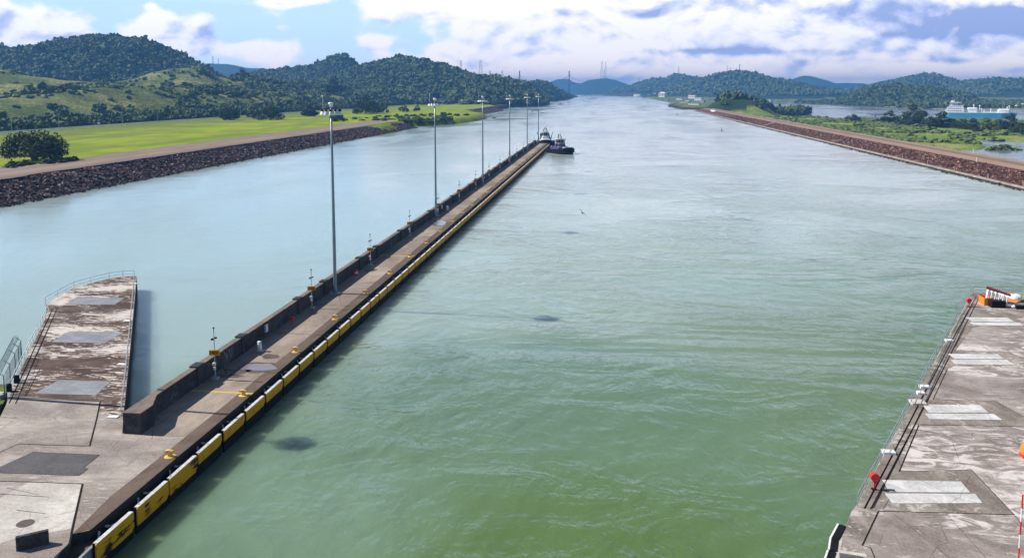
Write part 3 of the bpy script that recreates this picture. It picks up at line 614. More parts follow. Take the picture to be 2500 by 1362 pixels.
def wood(name, label, x0, x1, y0, y1, s, prob, mat, rs=.62, hgt=.8, rough=.30, sub=2):
    gx, gy = jgrid(x0, x1, y0, y1, s); q = hz(gx, gy); p = prob(gx, gy, q)
    k = (RNG.uniform(0, 1, gx.size) < p) & (q[0] > np.where(gx > 175, -13.6, -1.6)); gx, gy = gx[k], gy[k]; z = q[0][k]
    r = s*rs*RNG.uniform(.5, 1.15, gx.size)*np.where(RNG.uniform(0, 1, gx.size) < .10, 1.5 if s < 13 else 1.15, 1.15 if s < 13 else .95)
    # drop crowns hidden behind nearer ground
    D = -gx*SW+gy*CW; vis = np.ones(gx.size, bool)
    for f_ in np.linspace(.45, .97, 14):
        hh = hz(gx*f_, gy*f_)[0]; zr = H0+(z+r*2.2-H0)*f_; vis &= hh < zr+1
    gx, gy, z, r = gx[vis], gy[vis], z[vis], r[vis]
    o = crowns(name, np.stack([gx, gy, z+r*hgt*.45], -1), r, mat, rough, None, hgt, sub)
    print(name, len(gx)); return tag(o, label, 'wood', None, 'stuff') if o else None
fo_n = lambda x, y, s=90, sd=71: fbm(x/s, y/s, 4, sd)
NH = RW[0][2]
wood('hill_wood', 'dense dark forest covering the tall rounded hill on the left', -2700, -560, 1250, 2500, 10.5, lambda x, y, q: np.where((q[1] > .9) & (q[2] > 26+18*fo_n(x, y)), 1.0, 0.0), LF1)
wood('middle_hill_wood', 'dense forest covering the twin peaked hill behind the light masts', -1600, 60, 1650, 3100, 12.5, lambda x, y, q: np.where((q[1] > .7) & (q[2] > 8+24*fo_n(x, y)), 1.0, np.where((q[3] > 25) & (q[1] > .4), .9*(fo_n(x, y, 60, 5) > .47), 0.0)), LF1)
wood('scattered_thicket', 'dark thickets scattered over the grassy slopes on the left', -1300, -425, 300, 2300, 8.0, lambda x, y, q: np.where(q[1] < .7, np.clip((fbm(x/70+y/300, y/150, 4, 91)-.535)*12, 0, 1)*.9+.008, 0), LF1, .60, .7)  # real thickets, thickened into dark belts that imitate cloud shadow
wood('slope_shrub', 'pale green shrubs dotted over the grassy slopes on the left', -1300, -425, 300, 2100, 7.0, lambda x, y, q: np.where(q[1] < .7, np.clip((fbm(x/40, y/60, 4, 17)-.55)*6, 0, .7)+.015, 0), LF4, .42, .6, .3, 1)
wood('roadside_thicket', 'belt of dark bushes and small trees beyond the guardrail', -480, -424, 230, 1900, 5.5, lambda x, y, q: np.clip((fo_n(x, y, 40, 15)-.30)*8, 0.1, 1)*.95, LF2, .66, .95, .34)
wood('headland_wood', 'wood on the headland beyond the left channel', -700, 60, 2900, 5000, 20, lambda x, y, q: np.where((q[1] > .7) & (q[2] > 14), .75, .0), LF1, .62)
wood('lake_shore_wood', 'forest on the low hill behind the lake on the right', 500, 2400, 2350, 3300, 14, lambda x, y, q: np.where(q[4] > 12, 1.0, 0), LF1, .62)
wood('right_middle_wood', 'forest on the low ground before the right hills', 150, 1800, 3200, 4500, 18, lambda x, y, q: np.where((q[2] > 10) & (q[4] > 20), 1.0, 0), LF1, .62, .8, .3, 1)
wood('far_right_wood', 'forest on the high blue hills on the right', 250, 3400, 3900, 5500, 20, lambda x, y, q: np.where((q[2] > 26) & (q[4] > 30), 1.0, 0), LF1, .62, .8, .3, 1)
wood('far_wood', 'forest on the distant blue hills behind the canal', -900, 2600, 5000, 6700, 25, lambda x, y, q: np.where((q[2] > 22) & (q[4] > 30), 1.0, 0), LF1, .62, .7, .3, 1)
wood('hillock_wood', 'dark trees on the back of the grassy hillock at the end of the dike', 200, 480, 1450, 1780, 10, lambda x, y, q: np.where(((y > 1598-(x-206)*.30) & (q[4] > 3) & (x > 203)) | ((x > 335) & (q[4] > 3)), 1.0, np.where((q[4] > 4) & (q[2] > 4), .06, 0)), LF1, .64, 1.05)
wood('marsh_shrub', 'low shrubs and reed clumps on the marshy ground by the dike', 190, 900, 560, 1500, 6.5, lambda x, y, q: np.where(q[5] > 2, np.clip((fo_n(x, y, 38, 61)-.47)*6, 0, .8), 0), LF4, .60, .38, .3, 1)
wood('shore_shrub', 'low dark green shrubs along the grassy spit on the left', -260, -165, 800, 1010, 3.4, lambda x, y, q: np.where((q[3] > 0) & (q[3] < 15), .85, 0.04), LF2, .62, .55)
def leaves(spheres, n, size, flat=.55):
    """n leaf-sized quads spread through the volume of the given lobes (x,y,z,rx,rz)"""
    sp = np.array(spheres); w = sp[:, 3]**2*sp[:, 4]; i = RNG.choice(len(sp), n, p=w/w.sum()); s = sp[i]
    d = RNG.normal(size=(n, 3)); d /= np.linalg.norm(d, axis=1)[:, None]; r = RNG.uniform(.55, 1.04, n)**.6
    c = s[:, :3]+d*r[:, None]*s[:, [3, 3, 4]]
    nrm = d*.6+RNG.normal(size=(n, 3))*.55; nrm[:, 2] += .35; nrm /= np.linalg.norm(nrm, axis=1)[:, None]
    a = np.cross(nrm, RNG.normal(size=(n, 3))); a /= np.linalg.norm(a, axis=1)[:, None]; b = np.cross(nrm, a)
    sz = (size*RNG.uniform(.6, 1.3, n))[:, None]
    co = np.stack([c-a*sz, c-b*sz*flat, c+a*sz, c+b*sz*flat+nrm*sz*.2], 1).reshape(-1, 3)
    return co, np.arange(n*4).reshape(-1, 4)
def tree_proto(label, loc, Wd, Ht, seed, leaf, nlobe, nleaf, lsize, mat, base=.18, stems=3, flat=1.0, group=None, low=.10):
    r = random.Random(seed); t = thing('tree', label, 'tree', loc, group)
    lob = []; tk = MB(); c0 = Vector((0, 0, 0))
    for k in range(nlobe):
        a = r.uniform(0, 6.28); q = math.sqrt(r.random()); rad = Wd*.5*q*.74
        zz = Ht*(base+(1-base)*(low+(.92-low)*r.random()*math.sqrt(max(0.05, 1-q*q*.85))))*(1-.28*q*q)
        R = Wd*r.uniform(.065, .125); lob.append((math.cos(a)*rad, math.sin(a)*rad, zz-R*.4, R, R*r.uniform(.55, .85)*flat))
    for k in range(stems):
        a = k*6.28/stems+r.uniform(-.4, .4); fk = Vector((math.cos(a)*Wd*.05, math.sin(a)*Wd*.05, Ht*base*.9))
        tk.tube((math.cos(a)*Wd*.012, math.sin(a)*Wd*.012, -.5), fk, Ht*.022, Ht*.016, 7)
        for L in lob[k::stems][:5]:
            m1 = fk.lerp(Vector(L[:3]), .55)+Vector((0, 0, -Ht*.03)); tk.tube(fk, m1, Ht*.013, Ht*.008, 6); tk.tube(m1, L[:3], Ht*.008, Ht*.003, 5)
    tk.build('trunk', BARK, t, True, False)
    co, q = leaves(lob, nleaf, lsize); tri_mesh('crown', co, q, mat, False, t)
    return t
g0 = G(84, 393, 3.2)
tree_proto('large dark spreading tree beside the dirt road on the left bank', g0, 31, 16, 3, None, 85, 6800, .50, LF5, .12, 4, low=.22)
b0 = MB(); cr = crowns('shrub', np.array([G(px, py, 3.5) for px, py in [(40, 405), (60, 402), (118, 398), (135, 394), (165, 393), (180, 390), (75, 400), (25, 408), (150, 396)]]), np.array([2.2, 1.9, 1.9, 2.3, 2.4, 1.7, 1.4, 2.0, 1.6]), LF5, .3, None, .7)
tag(cr, 'low dark shrubs growing at the foot of the large spreading tree', 'shrub', None, 'stuff')
pr = [tree_proto('small feathery tree beside the nearest light mast head', G(823, 297, 3.0), 18, 11, 5, None, 40, 3000, .5, LF2, .12, 3),
      tree_proto('round dark tree on the lawn left of the nearest light mast', G(757, 284, 3.3), 24, 15, 8, None, 42, 3400, .7, LF5, .08, 3),
      tree_proto('broad dark tree at the lawn edge between the two nearest light masts', G(893, 277, 3.5), 40, 24, 9, None, 50, 4000, .95, LF2, .06, 3)]
def ptree(i, label, loc, w, h, group=None):
    r = pr[i]; W0, H0_ = [(18, 11), (24, 15), (40, 24)][i]
    c = copy_tree(r, loc, random.uniform(0, 6), label, (w/W0, w/W0, h/H0_), group); c.location.z = float(hz(loc[0], loc[1])[0])-.3 if loc[2] is None else loc[2]; return c
for i, lb, px, py, w, h in [(0, 'pale bushy tree left of the second light mast head', 985, 273, 17, 10), (1, 'small round tree just left of the second light mast', 1018, 271, 12, 9), (0, 'thin tree on the lawn behind the broad dark tree', 935, 275, 20, 15),
                            (2, 'leaning dark tree at the far end of the lawn', 660, 292, 30, 15), (1, 'low dark tree below the terraced slope on the left', 560, 292, 24, 13), (0, 'lone bush-like tree at the foot of the far left slope', 620, 289, 20, 10)]:
    g = G(px, py, 3.4); ptree(i, lb, g, w, h, 'trees along the left lawn')
for i, lb, px, py, D, w, h in [(1, 'dark round tree standing out on the slope left of the nearest mast', 815, 240, 1650, 44, 34), (2, 'single dark tree on the crest of the sunny grass slope', 420, 212, 1145, 13, 9), (0, 'dark tree on the crest right of the single tree', 455, 212, 1170, 26, 9), (1, 'dark tree high on the grassy knoll', 590, 187, 1590, 34, 20)]:
    p = A(px, py, D); z = float(hz(p[0], p[1])[0]); ptree(i, lb, (p[0], p[1], z-.5), w, h)
LR = ['small dark tree at the left end of the lakeside tree row', 'low round tree second in the lakeside tree row', 'broad grey-green tree tallest in the lakeside row', 'dark tree in front of the ship stern', 'pale leafy tree below the ship superstructure', 'dark tree below the middle of the blue hull', 'yellow green bamboo clump below the blue hull', 'dark tree below the ship bow', 'dark bush at the right end of the lakeside tree row', 'far right dark tree at the photo edge', 'slim dark tree behind the yellow green clump', 'short leafy tree before the dark pair', 'rounded bush at the near side of the lakeside row']
RT = [(0, 2082, 299, 34, 14), (1, 2168, 303, 40, 19), (2, 2232, 309, 56, 29), (1, 2302, 312, 48, 21), (0, 2345, 315, 34, 14), (1, 2372, 317, 34, 14), (2, 2412, 323, 40, 16), (1, 2466, 318, 36, 20), (0, 2490, 330, 34, 15), (1, 2520, 322, 44, 22), (0, 2440, 316, 30, 15), (0, 2270, 313, 34, 17), (1, 2385, 326, 20, 8)]
for (i, px, py, w, h), lb in zip(RT, LR):
    g = G(px, py, -12.8); c = ptree(i, lb, g, w*.86, h, 'trees along the lake beyond the dike')
    if 'yellow' in lb:
        for ch in [o for o in bpy.data.objects if o.parent == c and o.name.startswith('crown')]: ch.data = ch.data.copy(); ch.data.materials[0] = LF3
for px, py, w, h, lb in [(2017, 292, 14, 6, 'tiny dark bush on the lake edge left of the tree row'), (1995, 290.5, 9, 4, 'tiny bush standing in the shallow lake water'), (2050, 293, 10, 4, 'small bush at the marsh rim')]: ptree(1, lb, G(px, py, -13.6), w, h)
p = G(2450, 366, -13.8); ib = crowns('islet_shrub', np.array([(p[0]+dx, p[1]+dy, -13.6+dz) for dx, dy, dz in [(-9, 0, 0), (-4, 2, .6), (0, 0, 1.2), (4, 1, .8), (8, -1, 0), (12, 0, -.3), (-12, -2, -.3), (1, 5, .5)]]), np.array([2.6, 3.2, 3.4, 3, 2.6, 2, 2, 3]), LF4, .3, None, .6)
tag(ib, 'low green islet of shrubs in the lake water at the right', 'shrub', None, 'stuff')
# ------------------------------------------------------------------ concrete works
PIERC = concrete('pier_concrete', (.19, .15, .12), (.39, .32, .27), (.52, .47, .43), .10, (.66, .80), stretch=.45)
STRIPC = concrete('lintel_concrete', (.085, .062, .050), (.165, .125, .10), (.33, .29, .26), .3, (.72, .82), stretch=.4)
WINGC = concrete('bleached_concrete', (.055, .034, .027), (.14, .098, .08), (.60, .54, .50), .17, (.505, .565), stretch=2.0, rot=-.15)
LEFTC = concrete('apron_concrete', (.22, .185, .165), (.42, .37, .335), (.56, .51, .48), .12, (.60, .74), stretch=2.0)
PALEC = concrete('pale_concrete', (.40, .37, .34), (.62, .58, .54), (.30, .26, .23), .25, (.68, .76), stretch=1.4)
RIGHTC = concrete('scoured_concrete', (.17, .135, .12), (.36, .315, .295), (.62, .575, .55), .13, (.47, .64), stretch=1.25, rot=.5)
RDARK = concrete('edge_concrete', (.15, .125, .108), (.33, .285, .255), (.50, .465, .435), .30, (.55, .66), stretch=.7)
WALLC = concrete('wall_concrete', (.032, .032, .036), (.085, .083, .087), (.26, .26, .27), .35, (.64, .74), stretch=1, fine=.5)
CAPC = concrete('cap_concrete', (.13, .10, .085), (.24, .19, .16), None, .3)
SIDEC = concrete('wet_wall', (.022, .022, .022), (.06, .058, .055), (.14, .13, .12), .3, (.66, .74))
BLUEG = concrete('grey_slab', (.20, .21, .235), (.30, .315, .35), None, .35, rot=.9, stretch=2.2)
DKSLAB = concrete('dark_slab', (.085, .08, .085), (.125, .12, .128), None, .3)
WHITE = concrete('white_cover', (.42, .42, .42), (.68, .67, .66), (.50, .48, .46), .35, (.60, .70), fine=.25)
JOINT = paint('joint_dark', (.018, .015, .013), .95)  # plain dark colour of all joint lines
YEL = paint('yellow_paint', (.76, .35, .004), .6, 0, .12, .8, (.10, .06, .015), .68)
YEL2 = paint('yellow_bollard', (.72, .47, .10), .5, 0, .12, 2, (.25, .16, .07), .66)

def scuffed(name, amt):
    m, nt, b = new_mat(name); t = NT(nt); k = t.noise(1.0, 8, .72, .5, t.vec((1, .35, 2.6))); bg_ = t.noise(.35, 2, .5, 0, t.vec((1, 1, 1), (amt*9, 3, 1)))
    k = t.M('ADD', k, t.M('MULTIPLY', t.M('SUBTRACT', bg_, .5), .9)); t.L.new(t.mix(t.mr(k, amt, amt+.05), (.76, .35, .004), (.022, .018, .014)), b.inputs['Base Color']); b.inputs['Specular IOR Level'].default_value = .12; b.inputs['Roughness'].default_value = .6; return m
YELW = scuffed('scuffed_yellow', .50); YELS = scuffed('streaked_yellow', .58)
STEEL = paint('galvanised_steel', (.46, .48, .50), .45, .5, .12, 2); WHT = paint('white_paint', (.78, .79, .80), .5, 0, .08, 2)
BLK = paint('black_rubber', (.010, .010, .012), .7, 0, .3, 1); CHN = paint('chain_steel', (.60, .60, .60), .6, .0)
AMB = paint('amber_sign', (.62, .27, .012), .5, 0, .1, 3); RED = paint('red_paint', (.72, .02, .025), .45, 0, .1, 2)
# approach pier
PX0, PX1, PY0, PY1 = -45.1, -37.35, 72.4, 523.0
pier = thing('approach_pier', 'long narrow concrete approach pier running from the lock out to the moored tugs', 'pier', (-41, 72.4, 0))
d = MB(); d.prism([(PX0, PY0), (PX1, PY0), (PX1, PY1), (PX0, PY1)], -12, 0)
dk = d.build('deck', [PIERC, SIDEC], pier); dk.data.polygons.foreach_set('material_index', [1, 0, 1, 1, 1, 1])
s = MB(); s.sheet([(PX1-1.5, PY0), (PX1, PY0), (PX1, PY1), (PX1-1.5, PY1)], .004); s.build('edge_strip', STRIPC, pier)
# parapet wall with chamfered end block
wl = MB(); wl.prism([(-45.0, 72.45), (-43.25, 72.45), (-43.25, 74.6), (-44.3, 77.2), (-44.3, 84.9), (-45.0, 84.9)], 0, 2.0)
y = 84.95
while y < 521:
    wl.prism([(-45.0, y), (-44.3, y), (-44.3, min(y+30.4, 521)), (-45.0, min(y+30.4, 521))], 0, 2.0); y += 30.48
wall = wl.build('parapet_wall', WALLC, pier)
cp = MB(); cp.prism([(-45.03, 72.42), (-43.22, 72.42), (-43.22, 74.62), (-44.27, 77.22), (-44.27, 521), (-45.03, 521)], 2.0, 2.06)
cp.build('wall_coping', CAPC, wall)
for k in range(15):
    for dy in (0, 11.4):
        yy = 86.2+30.48*k+dy
        if yy > 520: continue
        q = MB(); q.box((-44.6, yy, 1.08), (.90, 1.5, 2.16)); q.cur = 1; q.box((-44.63, yy, 2.19), (.98, 1.6, .06)); q.build('pilaster', [WALLC, SIDEC], wall)
# cross joints and lines on the deck
y = 91.2
while y < 520: MB().strip((-44.2, y), (PX1, y-.4), .10, .008).build('joint', JOINT, pier); y += 15.24
YLINE = paint('yellow_line', (.70, .45, .06), .6, 0, .15, 2, (.22, .17, .13), .63)
for k, yy in enumerate((G(600, 959)[1], G(1000, 625)[1], G(1178, 468)[1], 300, 372, 446)):
    tag(MB().strip((-44.2, yy), (PX1, yy-.1), .34, .012).build('yellow_line', YLINE), kind='structure')
# puddles
def blobpoly(c, rx, ry, n=26, seed=1, j=.22, rz=0):
    r = random.Random(seed); a0 = [r.uniform(0, 6.28) for _ in range(4)]
    P = []
    for i in range(n):
        a = i*6.283/n; k = 1+j*(math.sin(2*a+a0[0])+.6*math.sin(3*a+a0[1])+.5*math.sin(5*a+a0[2])+.3*math.sin(9*a+a0[3]))*.6
        x, y = math.cos(a)*rx*k, math.sin(a)*ry*k; P.append((c[0]+x*math.cos(rz)-y*math.sin(rz), c[1]+x*math.sin(rz)+y*math.cos(rz)))
    return P
pm_, pnt, pb = new_mat('puddle_water'); pb.inputs['Base Color'].default_value = (.24, .21, .22, 1); pb.inputs['Roughness'].default_value = .12; pb.inputs['Specular IOR Level'].default_value = .8
WETM = paint('damp_concrete', (.105, .078, .065), .5, 0, .25, 1)
for px, py, rx, ry, sd, wet in [(630, 896, 2.0, 1.4, 3, 1), (1075, 545, 1.5, 3.2, 5, 1), (660, 870, 1.0, .7, 8, 0), (560, 918, 1.2, .5, 9, 0), (905, 660, .9, 1.1, 2, 0), (590, 905, .9, 1.2, 12, 0)]:
    g = G(px, py)
    tag(MB().sheet(blobpoly(g, rx*1.18, ry*1.25, 30, sd+50), .010).build('damp_patch', WETM), kind='structure')
    if wet: tag(MB().sheet(blobpoly(g, rx, ry, 30, sd), .014).build('puddle', pm_), kind='structure')
# ---- distance markers with their numbers
def text_mesh(s, size, depth=.02):
    cu = bpy.data.curves.new('txt', 'FONT'); cu.body = s; cu.size = size; cu.align_x = 'CENTER'; cu.align_y = 'CENTER'; cu.extrude = depth; cu.offset = .008
    o = bpy.data.objects.new('txt', cu); COL.objects.link(o); dg = bpy.context.evaluated_depsgraph_get()
    me = bpy.data.meshes.new_from_object(o.evaluated_get(dg)); bpy.data.objects.remove(o); bpy.data.curves.remove(cu); return me
TXT = paint('dark_lettering', (.10, .035, .008), .6)
def marker(x, y, num, label):
    t = thing('distance_marker', label, 'distance marker', (x, y, 0), 'distance markers along the pier wall')
    MB().cbox((x, y, .12), (.75, .75, .24), .04).build('base_plate', STEEL, t)
    m = MB(); m.tube((x, y, .2), (x, y, 1.7), .075, None, 8); m.tube((x, y, 1.7), (x, y, 5.3), .05, None, 8); m.build('pole', STEEL, t)
    m = MB(); m.tube((x, y, 5.3), (x, y, 5.75), .035); m.ball((x, y, 5.85), .11); m.build('top_sensor', BLK, t)
    MB().box((x-.18, y, 4.55), (.28, .20, .18)).build('lamp_head', BLK, t); MB().box((x+.18, y, 4.72), (.24, .22, .14)).build('lamp_head', BLK, t)
    m = MB(); m.cbox((x, y-.11, 1.25), (.26, .16, .32), .02); m.cbox((x-.1, y+.02, 1.72), (.34, .26, .3), .02); m.build('junction_box', WHT, t)
    p = MB().cbox((x, y-.02, 3.05), (1.16, .22, .60), .015, YAW*.5).build('sign_panel', AMB, t)
    me = text_mesh(str(num), .50, .006); o = bpy.data.objects.new('lettering', me); me.materials.clear(); me.materials.append(TXT); COL.objects.link(o)
    o.parent = p; o.location = (math.sin(YAW*.5)*.118, -.02-.118, 3.05); o.rotation_euler = (math.pi/2, 0, YAW*.5); return t
for k in range(14):
    num = 1400-100*k; marker(-43.4, 88.0+31.3*k, num, 'yellow %d distance marker on a thin steel post beside the pier wall' % num)
# ---- tall light masts
def mast(x, y, label):
    t = thing('light_mast', label, 'light mast', (x, y, 0), 'tall light masts along the pier')
    m = MB(); m.lathe((x, y, 0), [(.50, 0), (.50, .12), (.30, .14), (.28, 1.4), (.25, 10), (.20, 20), (.14, 29.4)], 16); m.build('pole', MASTM, t, True)
    MB().cbox((x, y, .06), (1.5, 1.5, .12), .03).build('base_plate', STEEL, t)
    m = MB()
    for i in range(20):
        a, b = i*6.283/20, (i+1)*6.283/20; m.tube((x+1.4*math.cos(a), y+1.4*math.sin(a), 29.0), (x+1.4*math.cos(b), y+1.4*math.sin(b), 29.0), .05, None, 5)
    for i in range(4): a = i*1.57+.4; m.tube((x, y, 29.05), (x+1.4*math.cos(a), y+1.4*math.sin(a), 29.0), .05, None, 5)
    m.build('lamp_ring', STEEL, t)
    MB().lathe((x, y, 28.92), [(1.25, 0), (1.25, .06)], 18).build('shadow_disc', STEEL, t)  # disc added inside the lamp ring so the head casts a solid shadow
    m = MB(); m.lathe((x, y, 29.5), [(.26, 0), (.28, .3), (.42, .42), (.44, .56), (.36, .70), (.1, .74)], 12); m.build('head_frame', WHT, t, True)
    m = MB(); m.tube((x-1.3, y, 29), (x-1.3, y, 31.1), .03, None, 5); m.ball((x-1.3, y, 31.2), .12); m.build('lightning_rod', WHT, t)
    for i in range(12):
        a = i*6.283/12+.26; c = (x+1.42*math.cos(a), y+1.42*math.sin(a), 28.25)
        m = MB(); m.lathe(c, [(.33, 0), (.31, .12), (.18, .50), (.11, .60)], 10); l = m.build('floodlight', WHT, t, True)
        MB().lathe((c[0], c[1], c[2]+.60), [(.15, 0), (.17, .22), (.10, .34)], 8).build('ballast_box', BLK, l)
    return t
MASTM = paint('mast_steel', (.20, .25, .29), .38, .55, .10, .6)
MY = [128.9, 208.5, 288.8, 368.7, 448.5, 519.5]
ma = mast(-43.0, MY[0], 'nearest tall steel light mast with a ring of floodlights')
for k in range(1, 6): copy_tree(ma, (-43.0, MY[k], 0), None, '%s tall light mast from the near end of the pier' % ordinal(k+1).capitalize() if k < 5 else 'farthest tall light mast beside the white tug')
copy_tree(ma, (-64.1, 80.0, 0), None, 'light mast just off the left edge, known by its shadow across the apron')
# ---- mooring bollards
def bollard(x, y, label, group):
    t = thing('mooring_bollard', label, 'bollard', (x, y, 0), group)
    MB().lathe((x, y, 0), [(.58, 0), (.58, .06), (.42, .10)], 14).build('base', YEL2, t)
    m = MB(); pr_ = [(.26, .08), (.22, .30), (.25, .52)]; m.lathe((x, y, 0), pr_, 12)
    hd = [(-.52, .50), (-.46, .66), (-.05, .74), (.28, .62), (.34, .50)]
    m.extrude(hd, Matrix.Translation((x, y, 0)) @ Matrix.Diagonal((1, .42, 1, 1))); m.build('horn', YEL2, t, False); return t
b1 = bollard(-38.05, 68.1, 'first yellow mooring bollard from the near end of the pier', 'yellow bollards along the pier edge')
b1.scale = (.88, .88, .88)
for k in range(1, 30): copy_tree(b1, (-38.05, 68.1+15.24*k, 0), None, '%s yellow mooring bollard from the near end of the pier' % ordinal(k+1))
# ---- fender panels on the channel side
FX = -36.3; FP = 5.08
def fender(y0, L, zt, zy, zb, mat, label, chain=True):
    t = thing('fender_panel', label, 'fender panel', (FX, y0+L/2, zt), 'yellow fender panels hung along the pier')
    yc = y0+L/2; c = .35
    prof = [(-L/2, zy-zt+0), (-L/2, -.06), (-L/2+.1, 0), (L/2-.1, 0), (L/2, -.06), (L/2, zy-zt+c), (L/2-c, zy-zt)]
    M1 = Matrix.Translation((FX, yc, zt)) @ Matrix.Rotation(math.pi/2, 4, 'Z') @ Matrix.Diagonal((1, .10, 1, 1))
    m = MB(); m.extrude(prof, M1); m.build('face_sheet', mat, t)
    m = MB(); m.box((FX-.17, yc, (zt+zb)/2-.02), (.20, L-.06, zt-zb)); bk = m.build('steel_frame', BLK, t)
    MB().box((FX-.10, yc, zt+.015), (.34, L-.2, .035)).build('top_edge', CHN2, t)
    m = MB(); m.tube((-37.3, yc-1.1, -1.6), (FX-.3, yc-1.1, -1.6), .55, None, 12); m.tube((-37.3, yc+1.1, -1.6), (FX-.3, yc+1.1, -1.6), .55, None, 12); m.build('rubber_cone', BLK, t)
    for sgn in (-1, 1):
        m = MB(); p0 = Vector((-37.33, yc+sgn*(.4), -.55)); p1 = Vector((FX-.12, yc+sgn*(L/2-.5), zt+.02)); pv = p0
        for i in range(1, 8):
            f = i/7; p = p0.lerp(p1, f)-Vector((0, 0, .28*math.sin(math.pi*f))); m.tube(pv, p, 0.095 if i % 2 else .055, None, 5); pv = p
        m.build('chain', CHN, t)
    return t
CHN2 = paint('panel_edge', (.60, .60, .58), .6, .1, .2, 2, (.22, .2, .18), .6)
ys0 = G(359, 1262, -1.0)[1]
fender(ys0-5.3, 4.9, -.35, -1.85, -3.1, YELW, 'nearest yellow fender panel, heavily scuffed black')
fender(ys0+.1, 4.75, -.35, -1.80, -3.0, YELS, 'second yellow fender panel from the near end, streaked with black')
fender(ys0+5.08, 4.8, -.35, -1.75, -2.9, YELS, 'third yellow fender panel from the near end, tall yellow face')
f0 = fender(ys0+5.08*2, 4.58, -.35, -1.34, -2.7, YEL, 'fourth yellow topped fender panel from the near end of the pier')
k = 3
while ys0+5.08*k+5 < 524:
    copy_tree(f0, (FX, ys0+5.08*k+4.75/2, -.35), None, '%s yellow topped fender panel from the near end of the pier' % ordinal(k+2)); k += 1
print('fenders', k+2)
# ---- left lock apron and wing
apr = thing('lock_apron', 'stained concrete lock apron and tapering wing left of the pier', 'lock wall', G(150, 1100))
AP = [G(174, 1303.6), (-37.5, 55.5), (PX1, 72.37), (PX0, 72.37), G(301, 1019), G(318, 850), G(334, 673), G(300, 674), G(267, 679), G(222, 690), G(180, 702), G(140, 723), G(112, 742), G(118, 757), G(76, 845), G(24, 955), G(16, 985), G(-30, 1080), G(-260, 1500), G(30, 1560), G(135, 1363), G(170, 1326)]
d = MB(); d.prism([xy(p) for p in AP], -12, 0); dk = d.build('apron_slab', [LEFTC, SIDEC], apr); dk.data.polygons.foreach_set('material_index', [1, 0]+[1]*len(AP))
WG = [G(301, 1014), G(317, 850), G(332.5, 674.5), G(300, 675.5), G(267, 680.5), G(222, 691.5), G(180, 703.5), G(141, 724.5), G(115, 743), G(121, 757), G(79, 845), G(28, 955), G(24, 966), G(245, 979.5), G(241, 1010)]
MB().sheet([xy(p) for p in WG], .006).build('wing_surface', WINGC, apr)
for i, P in enumerate([[(188, 726), (305, 727), (280.5, 744), (160.7, 743)], [(169, 809.6), (304, 810.7), (256, 838), (124, 835)], [(144, 926.7), (272, 930.5), (234, 964.8), (82, 960.5)]]):
    MB().sheet([xy(G(*p)) for p in P], .012).build('grey_slab', BLUEG, apr)
MB().sheet([xy(G(*p)) for p in [(79, 1103), (243.5, 1110), (204, 1142), (215, 1144), (193, 1160.4), (-60, 1152), (-60, 1140), (0, 1139)]], .010).build('dark_slab', DKSLAB, apr)
MB().sheet([xy(G(*p)) for p in [(200.5, 1181), (72, 1176), (-40, 1238), (-160, 1330), (-60, 1345), (60, 1307), (118, 1300), (173, 1290)]], .008).build('pale_slab', PALEC, apr)
s = MB(); s.sheet([xy(G(176.5, 1303)), (-37.55, 55.6), (PX1-.01, 72.36), (PX1-1.5, 72.36), (-39.0, 60.5), xy(G(190, 1290))], .016); s.build('edge_strip', STRIPC, apr)
def jl(*pts, w=.10, z=.02):
    m = MB()
    for a, b in zip(pts[:-1], pts[1:]): m.strip(G(*a), G(*b), w, z)
    m.build('joint', JOINT, JPAR)
JPAR = apr
jl((24.5, 968.6), (130, 974.5), (245, 979.5), w=.14); jl((245, 979.5), (236, 1022), (219, 1088.5), w=.14); jl((219, 1088.5), (120, 1086), (46, 1083), w=.09); jl((46, 1083), (-20, 1112), w=.06)
jl((-40, 1173.5), (72, 1176), (201.5, 1181), w=.10); jl((201.6, 1181), (188, 1240), (174, 1303.6), w=.16); jl((174, 1304), (169.5, 1326), (128, 1366), w=.12)
for a, b in [((128, 755), (22, 985)), ((140, 752), (38, 985))]: jl(a, b, w=.11)
jl((98, 900), (63, 966), w=.07); jl((140, 748), (300, 752), w=.05); jl((130, 776), (308, 782), w=.05); jl((100, 845), (120, 842), w=.04)
jl((0, 1205), (120, 1213), w=.05); jl((40, 1245), (110, 1253), w=.05); jl((15, 1190), (95, 1208), w=.03)
for P in ([(188, 726), (305, 727), (280.5, 744), (160.7, 743), (188, 726)], [(169, 809.6), (304, 810.7), (256, 838), (124, 835), (169, 809.6)], [(144, 926.7), (272, 930.5), (234, 964.8), (82, 960.5), (144, 926.7)], [(79, 1103), (243.5, 1110), (204, 1142), (215, 1144), (193, 1160.4), (0, 1154)]): jl(*P, w=.04, z=.018)
g = G(62, 1277); m = MB(); m.lathe((g[0], g[1], .0), [(.62, 0), (.62, .02), (.58, .025)], 24); m.cur = 1; tag(m.build('manhole_cover', paint('iron', (.10, .075, .07), .7, .2, .3, 4)), 'round dark manhole cover in the pale concrete', 'manhole cover')
c4 = [G(34, 1276), G(90, 1268), G(108, 1281), G(46, 1291)]
# low concrete barrier block
p0, p1 = Vector(G(36, 1346)), Vector(G(117, 1327)); L = (p1-p0).length; an = math.atan2(p1.y-p0.y, p1.x-p0.x)
m = MB(); m.cbox(((p0.x+p1.x)/2, (p0.y+p1.y)/2+.15, .50), (L, .35, 1.0), .03, an); tag(m.build('barrier_block', WALLC), 'low dark concrete barrier block standing on the lower left apron', 'barrier')
